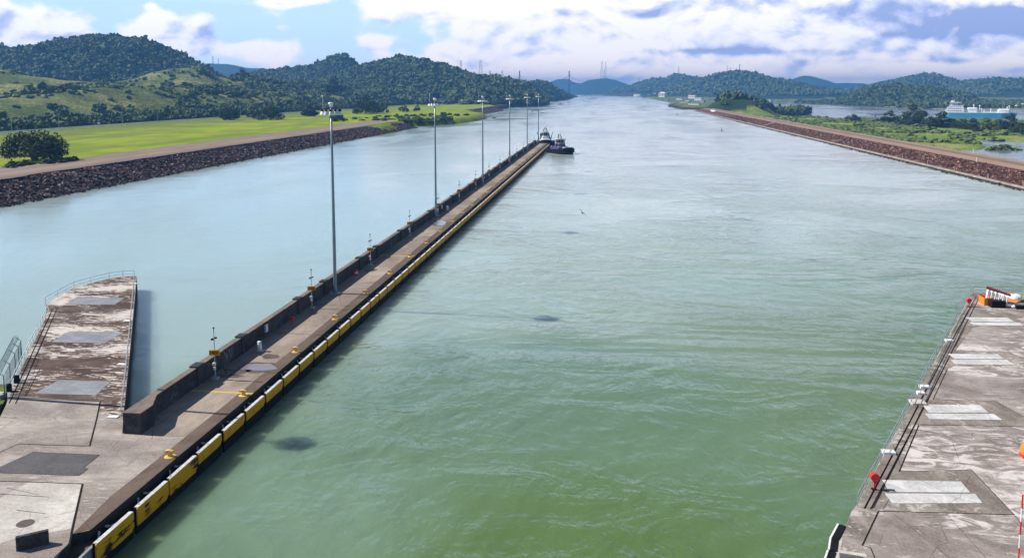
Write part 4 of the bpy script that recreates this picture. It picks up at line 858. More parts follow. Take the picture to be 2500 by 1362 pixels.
# lower ledge with pale kerb
LD = [G(171, 1306, -.9), G(214, 1312, -.9), G(219, 1320, -.9), G(240, 1319, -.9), G(192, 1364, -.9), G(60, 1540, -.9), G(-100, 1540, -.9), G(133, 1364, -.1)]
m = MB(); m.prism([xy(p) for p in LD], -12, -.9); ldg = m.build('ledge', [STRIPC, SIDEC]); ldg.data.polygons.foreach_set('material_index', [1, 0]+[1]*len(LD)); tag(ldg, 'lower concrete ledge at the pier root in the bottom left corner', 'lock wall')
a, b = Vector(G(240, 1318, -.85)), Vector(G(180, 1374, -.85)); dd = (b-a); an = math.atan2(dd.y, dd.x); cc = (a+b)/2
m = MB(); m.cbox((cc.x+.1, cc.y, -1.7), (dd.length, .30, 1.9), .03, an); tag(m.build('gate_sill', concrete('grey_sill', (.22, .25, .27), (.40, .43, .45), None, .4)), 'grey gate sill with a pale top edge beside the lower ledge', 'gate')
# ---- railings
def railing(name, pts, label, h=1.1, step=2.4, z=0.0, mat=None, grp=None):
    mat = mat or WHT; P = [Vector(p) for p in pts]
    t = thing(name, label, 'railing', P[0], grp); top = MB(); mid = MB()
    for a, b in zip(P[:-1], P[1:]):
        top.tube(a+Vector((0, 0, h)), b+Vector((0, 0, h)), .035, None, 6); mid.tube(a+Vector((0, 0, h*.52)), b+Vector((0, 0, h*.52)), .028, None, 6)
        n = max(1, int((b-a).length/step))
        for i in range(n+(b is P[-1])):
            p = a.lerp(b, i/n); q = MB(); q.tube(p, p+Vector((0, 0, h)), .035, None, 6); q.box((p.x, p.y, .015), (.16, .16, .03)); q.build('post', mat, t)
    top.build('top_rail', mat, t); mid.build('middle_rail', mat, t); return t
def pull(p, q, k): return tuple(p[i]+(q[i]-p[i])*k for i in range(3))
railing('railing', [G(111, 744), G(141, 726), G(181, 705), G(222, 693), G(267, 682), G(300, 677), G(328, 676)], 'grey railing curving round the far tip of the left wing', mat=STEEL)
railing('railing', [G(329, 678), G(314, 846), G(306, 930), G(296, 1015)], 'steel railing along the right edge of the left wing', mat=STEEL)
railing('railing', [G(116, 765), G(74, 850), G(27, 952)], 'white railing along the left edge of the wing, partly behind the wire fence')
for i, (px, py) in enumerate([(331, 693), (313, 784), (300, 890), (279, 1018)]):
    g = G(px, py); tag(MB().cbox((g[0]-.1, g[1], .05), (1.1, .55, .10), .02).build('deck_plate', WHT), ['white plate beneath the railing at the wing tip', 'white plate under the right railing beside the middle grey slab', 'white plate under the right railing of the wing by the lowest grey slab', 'white plate at the foot of the wing railing by the pier wall'][i], 'plate', 'white plates along the wing railing')
for i, (px, py) in enumerate([(41, 934), (22, 955)]):
    g = G(px, py); m = MB(); m.lathe((g[0], g[1], 0), [(.28, 0), (.30, .1), (.30, .75), (.2, .85)], 10); tag(m.build('bollard', BLK), ['black stub bollard beside the wire fence, farther one', 'black stub bollard at the near end of the wire fence'][i], 'bollard', 'black stub bollards')
FENM = paint('fence_steel', (.10, .13, .17), .5, .2, .1, 2)
fp = [G(12, 967), G(26, 935), G(38.5, 908), G(47, 890), G(53.5, 875)]
fn_ = thing('wire_fence', 'dark wire fence topped with razor coil at the left photo edge', 'fence', fp[0]); dv = (Vector(fp[-1])-Vector(fp[0])).normalized(); nv = Vector((-dv.y, dv.x, 0))
if nv.x > 0: nv = -nv
for p in fp:
    q = Vector(p); m = MB(); m.tube(q, q+Vector((0, 0, 2.2)), .05, None, 6); m.tube(q+Vector((0, 0, 2.2)), q+Vector((0, 0, 2.65))+nv*.55, .035, None, 6); m.build('post', FENM, fn_)
m = MB(); a, b = Vector(fp[0])-dv*0, Vector(fp[-1])
for z in (.1, 1.15, 2.15): m.tube(a+Vector((0, 0, z)), b+Vector((0, 0, z)), .022, None, 5)
n = int((b-a).length/.22)
for i in range(n):
    p = a.lerp(b, i/n); q = a.lerp(b, min(1, (i+9)/n)); m.tube(p+Vector((0, 0, .1)), q+Vector((0, 0, 2.1)), .006, None, 3); m.tube(q+Vector((0, 0, .1)), p+Vector((0, 0, 2.1)), .006, None, 3)
m.build('mesh_panel', FENM, fn_)
m = MB(); pv = None; nt_ = int((b-a).length/.30)*10
for i in range(nt_):
    f = i/nt_; an = i*6.283/10; c = a.lerp(b, f)+Vector((0, 0, 2.62))+nv*.5; p = c+nv*math.cos(an)*.30+Vector((0, 0, math.sin(an)*.30))+dv*.0
    if pv is not None: m.tube(pv, p, .012, None, 3, False)
    pv = p
m.build('razor_coil', FENM, fn_)
tag(MB().prism([xy(G(-200, 925, -1)), xy(G(16, 938, -1)), xy(G(12, 975, -1)), xy(G(-60, 1120, -1)), xy(G(-400, 1250, -1))], -6, -1.0).build('grass_bank', paint('bank_grass', (.10, .13, .02), .95, 0, .5, .8)), kind='structure')
g = G(8, 972, -1); tag(MB().cbox((g[0]-.6, g[1], -.7), (1.3, 1.0, .6), .1).build('stone_block', PALEC), 'pale stone block on the grass at the left photo edge', 'stone')
# ---- things on the pier along the wall
g = G(634, 857); t = thing('service_canister', 'white cylindrical canister on a small plinth beside the large puddle', 'canister', g)
MB().cbox((g[0], g[1], .06), (1.0, .8, .12), .02).build('plinth', STEEL, t); MB().lathe((g[0], g[1], .12), [(.28, 0), (.28, .85), (.20, .92), (.10, .95), (.10, 1.0), (.26, 1.02), (.26, 1.10), (.1, 1.16)], 14).build('drum', WHT, t, True)
for px, lab in [(619, 'white cabinet on the pier wall by the cylindrical canister'), (1118, 'small white cabinet on the far pier wall')]:
    s_ = (1487-px)/44.25; D = 2080*30.7/((1487-px)/(44.25/30.7)) if False else 0
for yy, lab in [(104.2, 'white electrical cabinet fixed to the pier wall by the canister'), (222, 'white cabinet on the pier wall behind the 1000 marker'), (300, 'white cabinet on the pier wall beside the third light mast'), (378, 'white cabinet on the pier wall beside the fourth light mast')]:
    tag(MB().cbox((-44.15, yy, 1.25), (.26, .55, .95), .02).build('electrical_cabinet', WHT), lab, 'cabinet', 'white cabinets on the pier wall')
def buoybox(loc, label, s=1.0, rz=0.0, kind=0):
    t = thing('lifebuoy_cabinet', label, 'lifebuoy cabinet', loc, 'red lifebuoy cabinets')
    x, y, z = loc; MB().tube((x, y, 0), (x, y, .62*s), .06, None, 8).build('post', RED, t)
    prof = [(0, .45*s)]+[(.33*s*math.cos(a), (1.0+.33*math.sin(a))*s) for a in [(-.25+i*(math.pi+.5)/10) for i in range(11)]]
    M_ = Matrix.Translation((x, y, 0)) @ Matrix.Rotation(rz, 4, 'Z') @ Matrix.Diagonal((1, .42*s, 1, 1)); m = MB(); m.extrude(prof, M_); m.build('cabinet_shell', RED, t)
    MB().cbox((x, y, .03), (.4, .4, .06), .01).build('base', BLK, t); return t
buoybox(G(2134, 1194), 'near red teardrop lifebuoy cabinet on the right quay railing', 1.05)
buoybox(G(2365, 749), 'far red teardrop lifebuoy cabinet at the corner of the right quay', 1.0)
g = G(714, 789); t = thing('fire_hydrant', 'red valve post in the wall shade just before the 1300 marker', 'hydrant', g)
m = MB(); m.tube(g, (g[0], g[1], .55), .12, None, 8); m.build('post', RED, t); MB().cbox((g[0], g[1], .75), (.55, .35, .4), .08).build('valve_head', RED, t)
for px, py, lab in [(869.5, 672, 'red and white barrel left of the 1200 marker in the wall shade'), (988, 577, 'small red and white barrel beside the 1100 marker')]:
    g = G(px, py); t = thing('barrel', lab, 'barrel', g, 'red barrels by the pier wall'); s = .9
    MB().lathe(g, [(.38, 0), (.38, .3), (.33, .34)], 12).build('lower_band', RED, t); MB().lathe((g[0], g[1], .34), [(.31, 0), (.30, .28)], 12).build('white_band', WHT, t); MB().lathe((g[0], g[1], .62), [(.29, 0), (.27, .32), (.12, .45)], 12).build('upper_band', RED, t)
g = G(1092, 513); tag(MB().lathe(g, [(.35, 0), (.35, 1.0), (.2, 1.1)], 12).build('canister', WHT), 'small white canister beside the 1000 marker', 'canister')
# ---- right quay
QP = [G(2368, 724), G(2372, 715.5), G(2388, 713.5), G(2440, 714), G(2900, 716), G(3400, 1000), G(2900, 1600), G(2010, 1460), G(2040, 1345), G(2049, 1314), G(2060, 1282), G(2068, 1276), G(2078, 1248), G(2089, 1234)]
qy = thing('right_quay', 'broad scoured concrete quay with white cover slabs at the right', 'quay', G(2300, 1000))
d = MB(); d.prism([xy(p) for p in QP], -12, 0); dk = d.build('quay_slab', [RIGHTC, SIDEC], qy); dk.data.polygons.foreach_set('material_index', [1, 0]+[1]*len(QP))
ED = [G(2369, 725), G(2374, 717), G(2388, 715), G(2392, 716), G(2478, 718), G(2900, 722), G(2900, 738), G(2500, 775), G(2375, 800), G(2326, 865), G(2278, 975), G(2243, 1038), G(2196, 1151), G(2145, 1247), G(2105, 1331), G(2120, 1364), G(2041, 1365), G(2041, 1345), G(2050, 1314), G(2061, 1282), G(2069, 1276), G(2079, 1248), G(2090, 1235)]
MB().sheet([xy(p) for p in ED], .006).build('edge_surface', RDARK, qy)
for P in [[(2278, 975.5), (2431, 979.5), (2560, 1050), (2500, 1040.6), (2245.5, 1037)], [(2196, 1151), (2371, 1146), (2476, 1256), (2145.4, 1247)], [(2325.7, 855.3), (2463.4, 858.8), (2560, 905), (2480, 896), (2330, 893), (2305, 905)]]:
    MB().sheet([xy(G(*p)) for p in P], .009).build('dark_surface', RDARK, qy)
for P in [[(2359, 775), (2460, 776), (2477, 787), (2375, 786)], [(2368, 787.6), (2489, 788.6), (2499, 795.5), (2378, 794.4)], [(2314.7, 864.3), (2435.9, 865.3), (2451, 876.9), (2333, 876.9)], [(2321.5, 878.6), (2458.4, 878.9), (2473.4, 891.4), (2334, 889.4)],
          [(2250.5, 987.6), (2393.3, 989.6), (2413.3, 1008), (2269.6, 1008)], [(2258, 1009.6), (2425.9, 1010.6), (2446.9, 1025.6), (2270.6, 1023.6)], [(2154.4, 1171.9), (2345.7, 1175.9), (2369, 1203), (2172.9, 1201.5)], [(2160.4, 1204.9), (2380.8, 1206), (2398.3, 1228.5), (2180.4, 1229.5)]]:
    MB().prism([xy(G(*p)) for p in P], -.01, .05).build('cover_slab', WHITE, qy)
JPAR = qy
jl((2110.3, 1241), (2246, 982), (2330, 820), (2384, 722.6), w=.13); jl((2126.3, 1242), (2262, 982), (2342, 822), (2392, 724), w=.13)
jl((2105, 1331), (2145, 1247), w=.10); jl((2145, 1247), (2476, 1256), w=.08); jl((2371, 1146), (2476, 1256), w=.07); jl((2195, 1151), (2243, 1038), w=.10); jl((2196, 1151), (2371, 1146), w=.05); jl((2245, 1037), (2560, 1042), w=.07); jl((2278, 975.5), (2431, 979.5), w=.07); jl((2431, 979.5), (2545, 1041), w=.06); jl((2278, 975), (2313, 900), w=.07)
jl((2325, 855), (2463, 859), w=.06); jl((2463, 859), (2560, 905), w=.06); jl((2105, 1331), (2125, 1336), (2138, 1366), w=.07); jl((2333, 845), (2355, 803), w=.05); jl((2200, 1140), (2180, 1084), (2208, 1084), w=.03); jl((2310, 824.5), (2350, 825), w=.08); jl((2140, 1194), (2175, 1212), (2155, 1243), w=.03)
jl((2180, 1253), (2330, 1370), w=.03); jl((2310, 1254), (2420, 1375), w=.03); jl((2476, 1256), (2520, 1310), w=.03)
pt = MB(); pt.sheet([xy(G(*p)) for p in [(2052, 1346), (2107, 1355), (2104, 1420), (2040, 1420)]], .014); pt.build('pit_dark', DKSLAB, qy)  # flat dark sheet painted for the dark inside of the open pit
bd = MB(); bd.strip(G(2044.5, 1346), G(2050, 1318), .35, .02); bd.strip(G(2042, 1344), G(2116, 1356), .40, .021); bd.strip(G(2044, 1346), G(2036, 1400), .30, .02); bd.build('pale_kerb', PALEC, qy)
RR = [G(2091, 1238), G(2092, 1236), G(2180, 1075), G(2262, 915), G(2334, 775), G(2369, 722)]
railing('railing', [G(2093, 1236)]+RR[2:]+[G(2374, 717)], 'steel railing along the water edge of the right quay', mat=STEEL, step=2.6)
railing('railing', [G(2376, 716.5), G(2440, 716.5), G(2500, 717), G(2700, 719)], 'thin railing across the far end of the right quay', mat=STEEL)
for px, py, w, lab in [(2317, 833, .9, 'white low box by the right railing between the two farthest cover slabs'), (2257, 946, 1.05, 'white low box by the right railing above the third cover slab'), (2247, 961, .8, 'smaller white box just below another by the right railing'), (2169, 1106, 1.1, 'white low box by the right railing above the red lifebuoy cabinet')]:
    g = G(px, py); tag(MB().cbox((g[0], g[1], .12), (w, .75, .24), .03).build('valve_box', WHT), lab, 'box', 'white boxes along the right railing')
g = G(2240, 984); tag(MB().cbox((g[0], g[1], .12), (1.5, 1.3, .22), .05).build('concrete_pad', PALEC), 'pale grey concrete pad beside the third cover slab', 'pad')
g = G(2148, 1196); 
# quay fender at the bottom
def bigf(P, label, n2=1):
    t = thing('corner_fender', label, 'fender', G(*P[0])); m = MB(); tp = MB()
    for a, b in zip(P[:-1], P[1:]):
        A0, B0 = Vector(G(*a, .1)), Vector(G(*b, .1)); d_ = (B0-A0).normalized(); nn = Vector((-d_.y, d_.x, 0)); nn = nn if nn.x > 0 else -nn
        V = [A0, B0, B0+nn*.55, A0+nn*.55]; dn = Vector((0, 0, -3.2)); m.add([p+Vector((0, 0, -.02)) for p in V]+[p+dn for p in V], [(0, 1, 2, 3), (4, 7, 6, 5), (0, 4, 5, 1), (1, 5, 6, 2), (2, 6, 7, 3), (3, 7, 4, 0)])
        tp.add([A0-nn*.06, B0-nn*.06, B0+nn*.07, A0+nn*.07]+[p+Vector((0, 0, -.5)) for p in (A0-nn*.06, B0-nn*.06, B0+nn*.07, A0+nn*.07)], [(0, 1, 2, 3), (4, 7, 6, 5), (0, 4, 5, 1), (1, 5, 6, 2), (2, 6, 7, 3), (3, 7, 4, 0)])
    m.build('rubber_panel', BLK, t); tp.build('white_edge', WHT, t)
bigf([(2046, 1277), (2027, 1312), (2023, 1340)], 'black rubber fender with a white edge at the corner of the right quay'); bigf([(2021, 1341), (2013, 1364), (2008, 1400)], 'second black fender below the first at the bottom of the right quay')
# striped pole
g = G(2484, 1400); t = thing('striped_pole', 'slim red and white striped pole at the right photo edge', 'pole', g)
R_ = MB(); Wm = MB()
for i in range(6): (R_ if i % 2 else Wm).tube((g[0], g[1], i*.92), (g[0], g[1], (i+1)*.92), .055, None, 8)
R_.build('red_band', RED, t); Wm.build('white_band', WHT, t)
ORG = paint('orange_paint', (.80, .22, .02), .5, 0, .15, 1.5, (.45, .10, .02), .6)
g = G(2508, 1120); t = thing('orange_buoy', 'rounded orange float standing at the right photo edge', 'buoy', g)
MB().lathe(g, [(.35, 0), (.55, .25), (.62, .8), (.5, 1.3), (.2, 1.6)], 16).build('float_body', ORG, t, True); MB().lathe(g, [(.64, .28), (.66, .38), (.64, .46)], 16).build('collar', RED, t)
# gear heap at far right corner
g = G(2406, 742); t = thing('open_crate', 'open orange steel crate on the far corner of the right quay', 'crate', g)
m = MB(); w_, l_, h_ = 1.2, 2.0, 1.15
for c_, d_ in [((0, -l_/2, h_/2), (w_, .06, h_)), ((0, l_/2, h_/2), (w_, .06, h_)), ((w_/2, 0, h_/2), (.06, l_, h_)), ((-w_/2, 0, h_/2), (.06, l_, h_)), ((0, 0, .05), (w_, l_, .08))]: m.box((g[0]+c_[0], g[1]+c_[1], c_[2]), d_)
m.build('crate_shell', ORG, t)
MAR = paint('maroon_paint', (.16, .012, .02), .5); g = G(2430, 745); t = thing('gate_leaf', 'white ribbed steel leaf with a maroon edge leaning over a black box', 'gate part', g)
for i in range(6): q = MB(); q.box((g[0]-1.1+i*.42, g[1]+.3-i*.30, 1.55-.10*i), (.16, .5, 1.5), 0, .25); q.build('rib', WHT, t)
q = MB(); a, b = Vector((g[0]-1.0, g[1]+.9, 2.5)), Vector((g[0]+1.7, g[1]-.9, 1.75)); q.tube(a, b, .22, .18, 4); q.build('top_beam', MAR, t)
tag(MB().cbox((g[0]-.25, g[1]-1.1, .5), (2.0, 1.3, 1.0), .05).build('black_box', BLK), 'black box beneath the ribbed white leaf on the right quay', 'box')
q = MB(); q.cbox((g[0]+1.6, g[1]-1.2, .45), (1.8, .25, .22), .02, -.35); q.cbox((g[0]+1.1, g[1]-.9, .7), (.3, .3, 1.0), .02); tag(q.build('white_bracket', WHT), 'white bent bracket beside the black box', 'bracket')
q = MB(); p_ = G(2452, 751); q.tube((p_[0], p_[1], .35), (p_[0]+.9, p_[1]+.6, .6), .06); q.tube((p_[0], p_[1], 0), (p_[0], p_[1], .8), .10); q.tube((p_[0]-.8, p_[1]+.2, .1), (p_[0], p_[1], .6), .05); tag(q.build('trestle', paint('rust', (.12, .05, .03), .9)), 'small rusty trestle in front of the gear heap', 'trestle')
t = thing('orange_beam', 'long orange steel beam lying on supports at the far right corner', 'beam', G(2475, 740)); a, b = Vector(G(2450, 738)), Vector(G(2487, 749)); a.z = b.z = .55
d_ = (b-a); an = math.atan2(d_.y, d_.x); cc = (a+b)/2; MB().cbox((cc.x, cc.y, .7), (d_.length, .55, .3), .02, an).build('flange', ORG, t); MB().cbox((cc.x+.2, cc.y+.5, .62), (d_.length, .5, .2), .02, an).build('web', WHT, t)
for px, py, s, lab in [(2454, 727, 1.1, 'white wrapped bundle behind the orange beam'), (2476, 735, 1.5, 'white tarpaulin heap right of the orange beam'), (2479, 752, .7, 'white cloth lump at the end of the orange beam'), (2446, 733, .7, 'small white lump left of the orange beam')]:
    g = G(px, py); q = MB(); 
    for i in range(5): q.ball((g[0]+random.uniform(-.5, .5)*s, g[1]+random.uniform(-.4, .4)*s, .35*s), .55*s, 1, (1, 1, .7))
    tag(q.build('bundle', WHT), lab, 'bundle', 'white bundles in the gear heap')
q = MB(); q.prism([xy(G(*p)) for p in [(2485, 723), (2600, 723), (2600, 742), (2502, 740)]], 0, .12); tag(q.build('green_mat', paint('green_mat', (.26, .36, .03), .8)), 'bright green mat at the right photo edge of the quay', 'mat')
q = MB(); g = G(2500, 754); q.cbox((g[0]+1, g[1], .25), (4.5, .8, .5), .04); tag(q.build('steel_slab', BLK), 'dark steel slab lying at the right photo edge', 'slab')
# ------------------------------------------------------------------ tug boats
NAVY = paint('navy_hull', (.012, .014, .035), .4, 0, .2, .5); PURP = paint('tug_purple', (.09, .075, .19), .6, 0, .3, .6); DECKB = paint('tug_deck', (.10, .11, .20), .6, 0, .3, .6); GLS = paint('dark_glass', (.015, .02, .025), .12); BUFF = paint('tug_white', (.70, .72, .74), .45, 0, .1, .8); TEAL = paint('teal_deck', (.10, .26, .26), .6)
def tug(loc, rz, label, hull, deckm, lower):
    t = thing('tugboat', label, 'tugboat', loc, 'tugboats moored at the pier end'); L, Bm = 25.0, 10.5
    def ring(k, z, sheer):
        P = []
        for i in range(28):
            a = i*2*math.pi/28; c, s_ = math.cos(a), math.sin(a)
            x = math.copysign(abs(c)**.62, c)*L/2*k; y = math.copysign(abs(s_)**(.62 if c < 0 else .85), s_)*Bm/2*(k if k < 1 else 1)
            P.append((x, y, z+sheer*max(0, x/(L/2))**2))
        return P
    m = MB(); R = [ring(.86, -1.5, 0), ring(.93, .2, 0), ring(1, 1.7, 1.2), ring(1.0, 2.5, 1.5), ring(.975, 2.5, 1.5), ring(.975, 1.6, 1.2)]
    vs = [p for r in R for p in r]; fs = [(k*28+i, k*28+(i+1) % 28, (k+1)*28+(i+1) % 28, (k+1)*28+i) for k in range(5) for i in range(28)]
    m.add(vs, fs); m.build('hull', hull, t, False, False)
    m = MB(); m.add(ring(.97, 1.62, 1.0), [tuple(range(28))]); m.build('deck', deckm, t, False, False)
    m = MB(); P = ring(1.015, 1.5, 1.35)
    for i in range(28): m.tube(P[i], P[(i+1) % 28], .38, None, 7)
    P = ring(1.0, .8, .9)
    for i in range(-6, 7): m.tube(P[i], P[(i+1) % 28], .45, None, 7)
    m.build('rubber_fender', BLK, t, True, False)
    m = MB(); m.cbox((-1.0, 0, 2.8), (11, 6.4, 2.5), .4); m.cbox((3.4, 0, 3.0), (2.6, 4.6, 2.4), .5); dh = m.build('deckhouse', lower, t, False, False)
    m = MB(); m.cbox((0, 0, 4.9), (5.4, 4.6, 1.9), .4); m.build('upper_house', lower, t, False, False)
    m = MB(); m.prism([(-2.1, -1.9), (1.4, -2.1), (2.4, -1.1), (2.4, 1.1), (1.4, 2.1), (-2.1, 1.9)], 5.8, 6.1); m.prism([(-2.2, -2.1), (1.6, -2.3), (2.7, -1.2), (2.7, 1.2), (1.6, 2.3), (-2.2, 2.1)], 8.1, 8.45); m.cbox((0, 0, 8.8), (2.2, 2.0, .7), .2); wh = m.build('wheelhouse', BUFF, t, False, False)
    m = MB(); m.prism([(-2.0, -1.8), (1.35, -2.0), (2.35, -1.05), (2.35, 1.05), (1.35, 2.0), (-2.0, 1.8)], 6.1, 8.1)
    m.build('window', GLS, wh, False, False); m = MB()
    for x, y in [(-2.05, -1.85), (1.4, -2.05), (2.4, -1.1), (2.4, 1.1), (1.4, 2.05), (-2.05, 1.85), (2.4, 0), (-.3, -2.0), (-.3, 2.0)]: m.tube((x, y, 6.5), (x, y, 8.1), .10, None, 4)
    m.build('window_frame', BUFF, wh, False, False)
    for s_ in (-1, 1):
        m = MB(); m.cbox((-3.6, s_*2.3, 5.6), (1.4, 1.2, 3.6), .25); m.build('funnel', hull, t, False, False); m = MB(); m.tube((1.2, s_*3.2, 3.6), (-.6, s_*.5, 10.8), .34, .22, 6); m.build('mast_leg', BLK, t, False, False)
        m = MB(); m.tube((-2, s_*3.6, 3.6), (-2.4, s_*4.9, 8.2), .26, .18, 6); m.build('davit', BLK, t, False, False)
    m = MB(); m.tube((-1.2, 0, 9.0), (-1.2, 0, 12.6), .14, .06, 6); m.box((-1.2, 0, 10.4), (.3, 2.4, .3)); m.box((-1.2, 0, 11.3), (.2, 1.6, .2)); m.ball((-1.2, .8, 11.8), .3); m.ball((-1.2, -.8, 10.9), .35); m.build('mast', BUFF, t, True, False)
    m = MB(); m.tube((6.6, -1.5, 3.1), (6.6, 1.5, 3.1), .85, None, 12); m.build('winch', BUFF, t, False, False)
    m = MB(); m.tube((9.6, -1.2, 2.4), (9.6, -1.2, 4.2), .16); m.tube((9.6, 1.2, 2.4), (9.6, 1.2, 4.2), .16); m.tube((9.6, -1.6, 4.0), (9.6, 1.6, 4.0), .16); m.build('towing_bitt', BUFF, t, False, False)
    for sx_ in (-8, -5, 5.2): m = MB(); m.cbox((sx_, 3.4, 2.6), (.9, .7, 1.0), .1); m.build('deck_locker', BUFF, t, False, False)
    t.rotation_euler.z = rz; return t
p = A(1367, 366, 474); tug((p[0], p[1], ZW+.1), math.radians(-58), 'dark hulled tugboat with a purple blue deck on the channel side of the pier end', NAVY, DECKB, PURP).scale = (.94, .94, .94)
p = A(1331, 360, 538); tug((p[0], p[1], ZW+.4), math.radians(-82), 'white tugboat with a teal foredeck moored beyond the pier end', NAVY, TEAL, BUFF)
# ------------------------------------------------------------------ gas carrier and lake side things
LB = paint('light_blue_hull', (.09, .42, .60), .45, 0, .08, .05); SW_ = paint('ship_white', (.80, .82, .84), .5, 0, .05, .1)
a, b = Vector(A(2306, 286, 1490)), Vector(A(2484, 290, 1440)); a.z = b.z = ZL; L = (b-a).length; an = math.atan2(b.y-a.y, b.x-a.x)
t = thing('gas_carrier', 'light blue gas carrier ship with white superstructure beyond the lakeside trees', 'ship', a)
m = MB(); n = 12; P0 = []; hw = 10
for z, k, fw in ((-3, .86, 0), (8.4, 1, 1)):
    P0.append([(0, -hw*.7*k, z), (0, hw*.7*k, z), (6, hw*k, z), (L*.78, hw*k, z), (L*.9, hw*.62*k, z), (L*(.965+.035*fw), 0, z+1.2*fw), (L*.9, -hw*.62*k, z), (L*.78, -hw*k, z), (6, -hw*k, z)])
vs = P0[0]+P0[1]; m.add(vs, [(i, (i+1) % 9, 9+(i+1) % 9, 9+i) for i in range(9)]+[tuple(range(9, 18))]); hl = m.build('hull', LB, t, False, False); 
m = MB(); m.box((L*.42, 0, 8.9), (L*.80, hw*1.9, .8)); m.box((L*.9, 0, 9.4), (8, 8, 1)); m.build('white_deck', SW_, t, False, False)
m = MB()
for i, (x0, x1, z1, w_) in enumerate([(1, 30, 14, 18), (3, 29, 18, 17), (6, 28, 21.5, 16), (8, 20, 25, 15), (7, 22, 26, 19)]): m.cbox(((x0+x1)/2, 0, (9+z1)/2+ (0 if i < 4 else 8.5)), (x1-x0, w_, (z1-9) if i < 4 else 1.0), .3)
m.cbox((11, 0, 27.5), (4, 4, 3.5), .3); m.tube((14.5, 0, 25), (14.5, 0, 30.5), .5, .3); m.tube((24, 0, 21), (24, 0, 27), .45); sp_ = m.build('superstructure', SW_, t, False, False)
m = MB(); 
for z in (12, 15.5, 19, 22.8): 
    for i in range(7): m.box((6+i*3, -9.05 if z < 14 else -8.55 if z < 17 else -8.05 if z < 20 else -7.55, z), (1.4, .1, 1.0)) if 6+i*3 < (28 if z < 20 else 19) else None
m.build('window', GLS, sp_, False, False)
for x0, x1, z1 in [(34, 50, 17.5), (80, 98, 15.5)]: m = MB(); m.cbox(((x0+x1)/2, 0, (9+z1)/2), (x1-x0, 13, z1-9), 1.5); m.build('tank_cover', SW_, t, False, False)
for x, z in [(44, 20.5), (53, 20), (56, 14), (70, 14), (94, 17.5), (97, 19.5), (108, 18), (126, 19), (112, 12), (60, 12), (121, 12)]:
    if x > L-6: continue
    m = MB(); m.tube((x, 0, 9), (x, 0, z), .75, .6, 8); m.lathe((x, 0, z), [(1.3, 0), (1.3, 1.2), (.4, 1.8)], 8); m.build('vent_mast', SW_, t, False, False)
m = MB()
for dx in (-1.2, 1.2): m.tube((88+dx, 0, 15), (88+dx, 0, 27), .25)
m.box((88, 0, 27), (3.6, 2, .6)); m.build('crane_post', STEEL, t, False, False)
m = MB(); m.tube((30, -3, 9.8), (L*.86, -3, 9.8), .5); m.tube((30, 3, 9.8), (L*.86, 3, 9.8), .5); m.build('deck_pipe', SW_, t, False, False)
t.rotation_euler.z = an
def simple_mast(px, base, top, lab, z=-12.5):
    g = G(px, base, z); D = -g[0]*SW+g[1]*CW; h = (base-top)/F*D; t = thing('lamp_mast', lab, 'lamp mast', g, 'lamp masts beyond the ship'); m = MB(); m.tube(g, (g[0], g[1], z+h), .38, .25, 6); m.build('pole', STEEL, t); m = MB(); m.lathe((g[0], g[1], z+h-.3), [(1, 0), (2.4, .3), (2.2, 1.1), (.6, 1.5)], 10); m.build('lamp_head', WHT, t)
simple_mast(2480, 292, 259, 'shorter grey lamp mast right of the ship bow'); simple_mast(2495.5, 292, 255, 'taller grey lamp mast at the right photo edge beyond the trees')
def bld(px, py, w, h, dpt, wallm, roofm, label, z=1.4, ridge=False, rz=-.62, grp=None, D=None):
    h *= 1.7 if h < 5.5 else 1.15
    g = G(px, py, z)
    if z < 10: z = float(hz(g[0], g[1])[0]); g = (g[0], g[1], z)
    D = -g[0]*SW+g[1]*CW; s = D/F; W_, H_ = w*s, h*s; t = thing('building', label, 'building', g, grp)
    m = MB(); m.cbox((g[0], g[1], z-1.5+(H_+1.5)*.5), (W_, dpt, H_+1.5), .1, rz); wl = m.build('wall', wallm, t)
    m = MB()
    rt = lambda a, b, c: (g[0]+a*math.cos(rz)-b*math.sin(rz), g[1]+a*math.sin(rz)+b*math.cos(rz), c)
    if ridge: m.add([rt(sx*W_*.55, sy*dpt*.6, z+H_) for sx, sy in ((-1, -1), (1, -1), (1, 1), (-1, 1))]+[rt(-W_*.3, 0, z+H_*1.4), rt(W_*.3, 0, z+H_*1.4)], [(0, 1, 5, 4), (1, 2, 5), (2, 3, 4, 5), (3, 0, 4), (3, 2, 1, 0)])
    else: m.box((g[0], g[1], z+H_+.3), (W_*1.06, dpt*1.06, .7), rz)
    m.build('roof', roofm, t)
    if w > 8:
        n = max(2, int(w/4))
        for i in range(n): MB().box(rt((i+.5-n/2)*W_/n, -dpt/2-.06, z+H_*.55), (W_/n*.4, .12, H_*.28), rz).build('window', GLS, wl)
    return t
BW = paint('render_white', (.85, .83, .80), .7, 0, .1, .1); TC = paint('terracotta', (.50, .26, .19), .8, 0, .2, .2); GRY = paint('grey_roof', (.42, .44, .48), .6, 0, .2, .2); BEI = paint('beige_wall', (.48, .42, .34), .8, 0, .15, .1)
bld(1618, 238, 17, 8, 22, BW, paint('pale_roof', (.80, .70, .62), .7, 0, .1, .1), 'white control house with a pale hipped roof at the far lock', ridge=True)
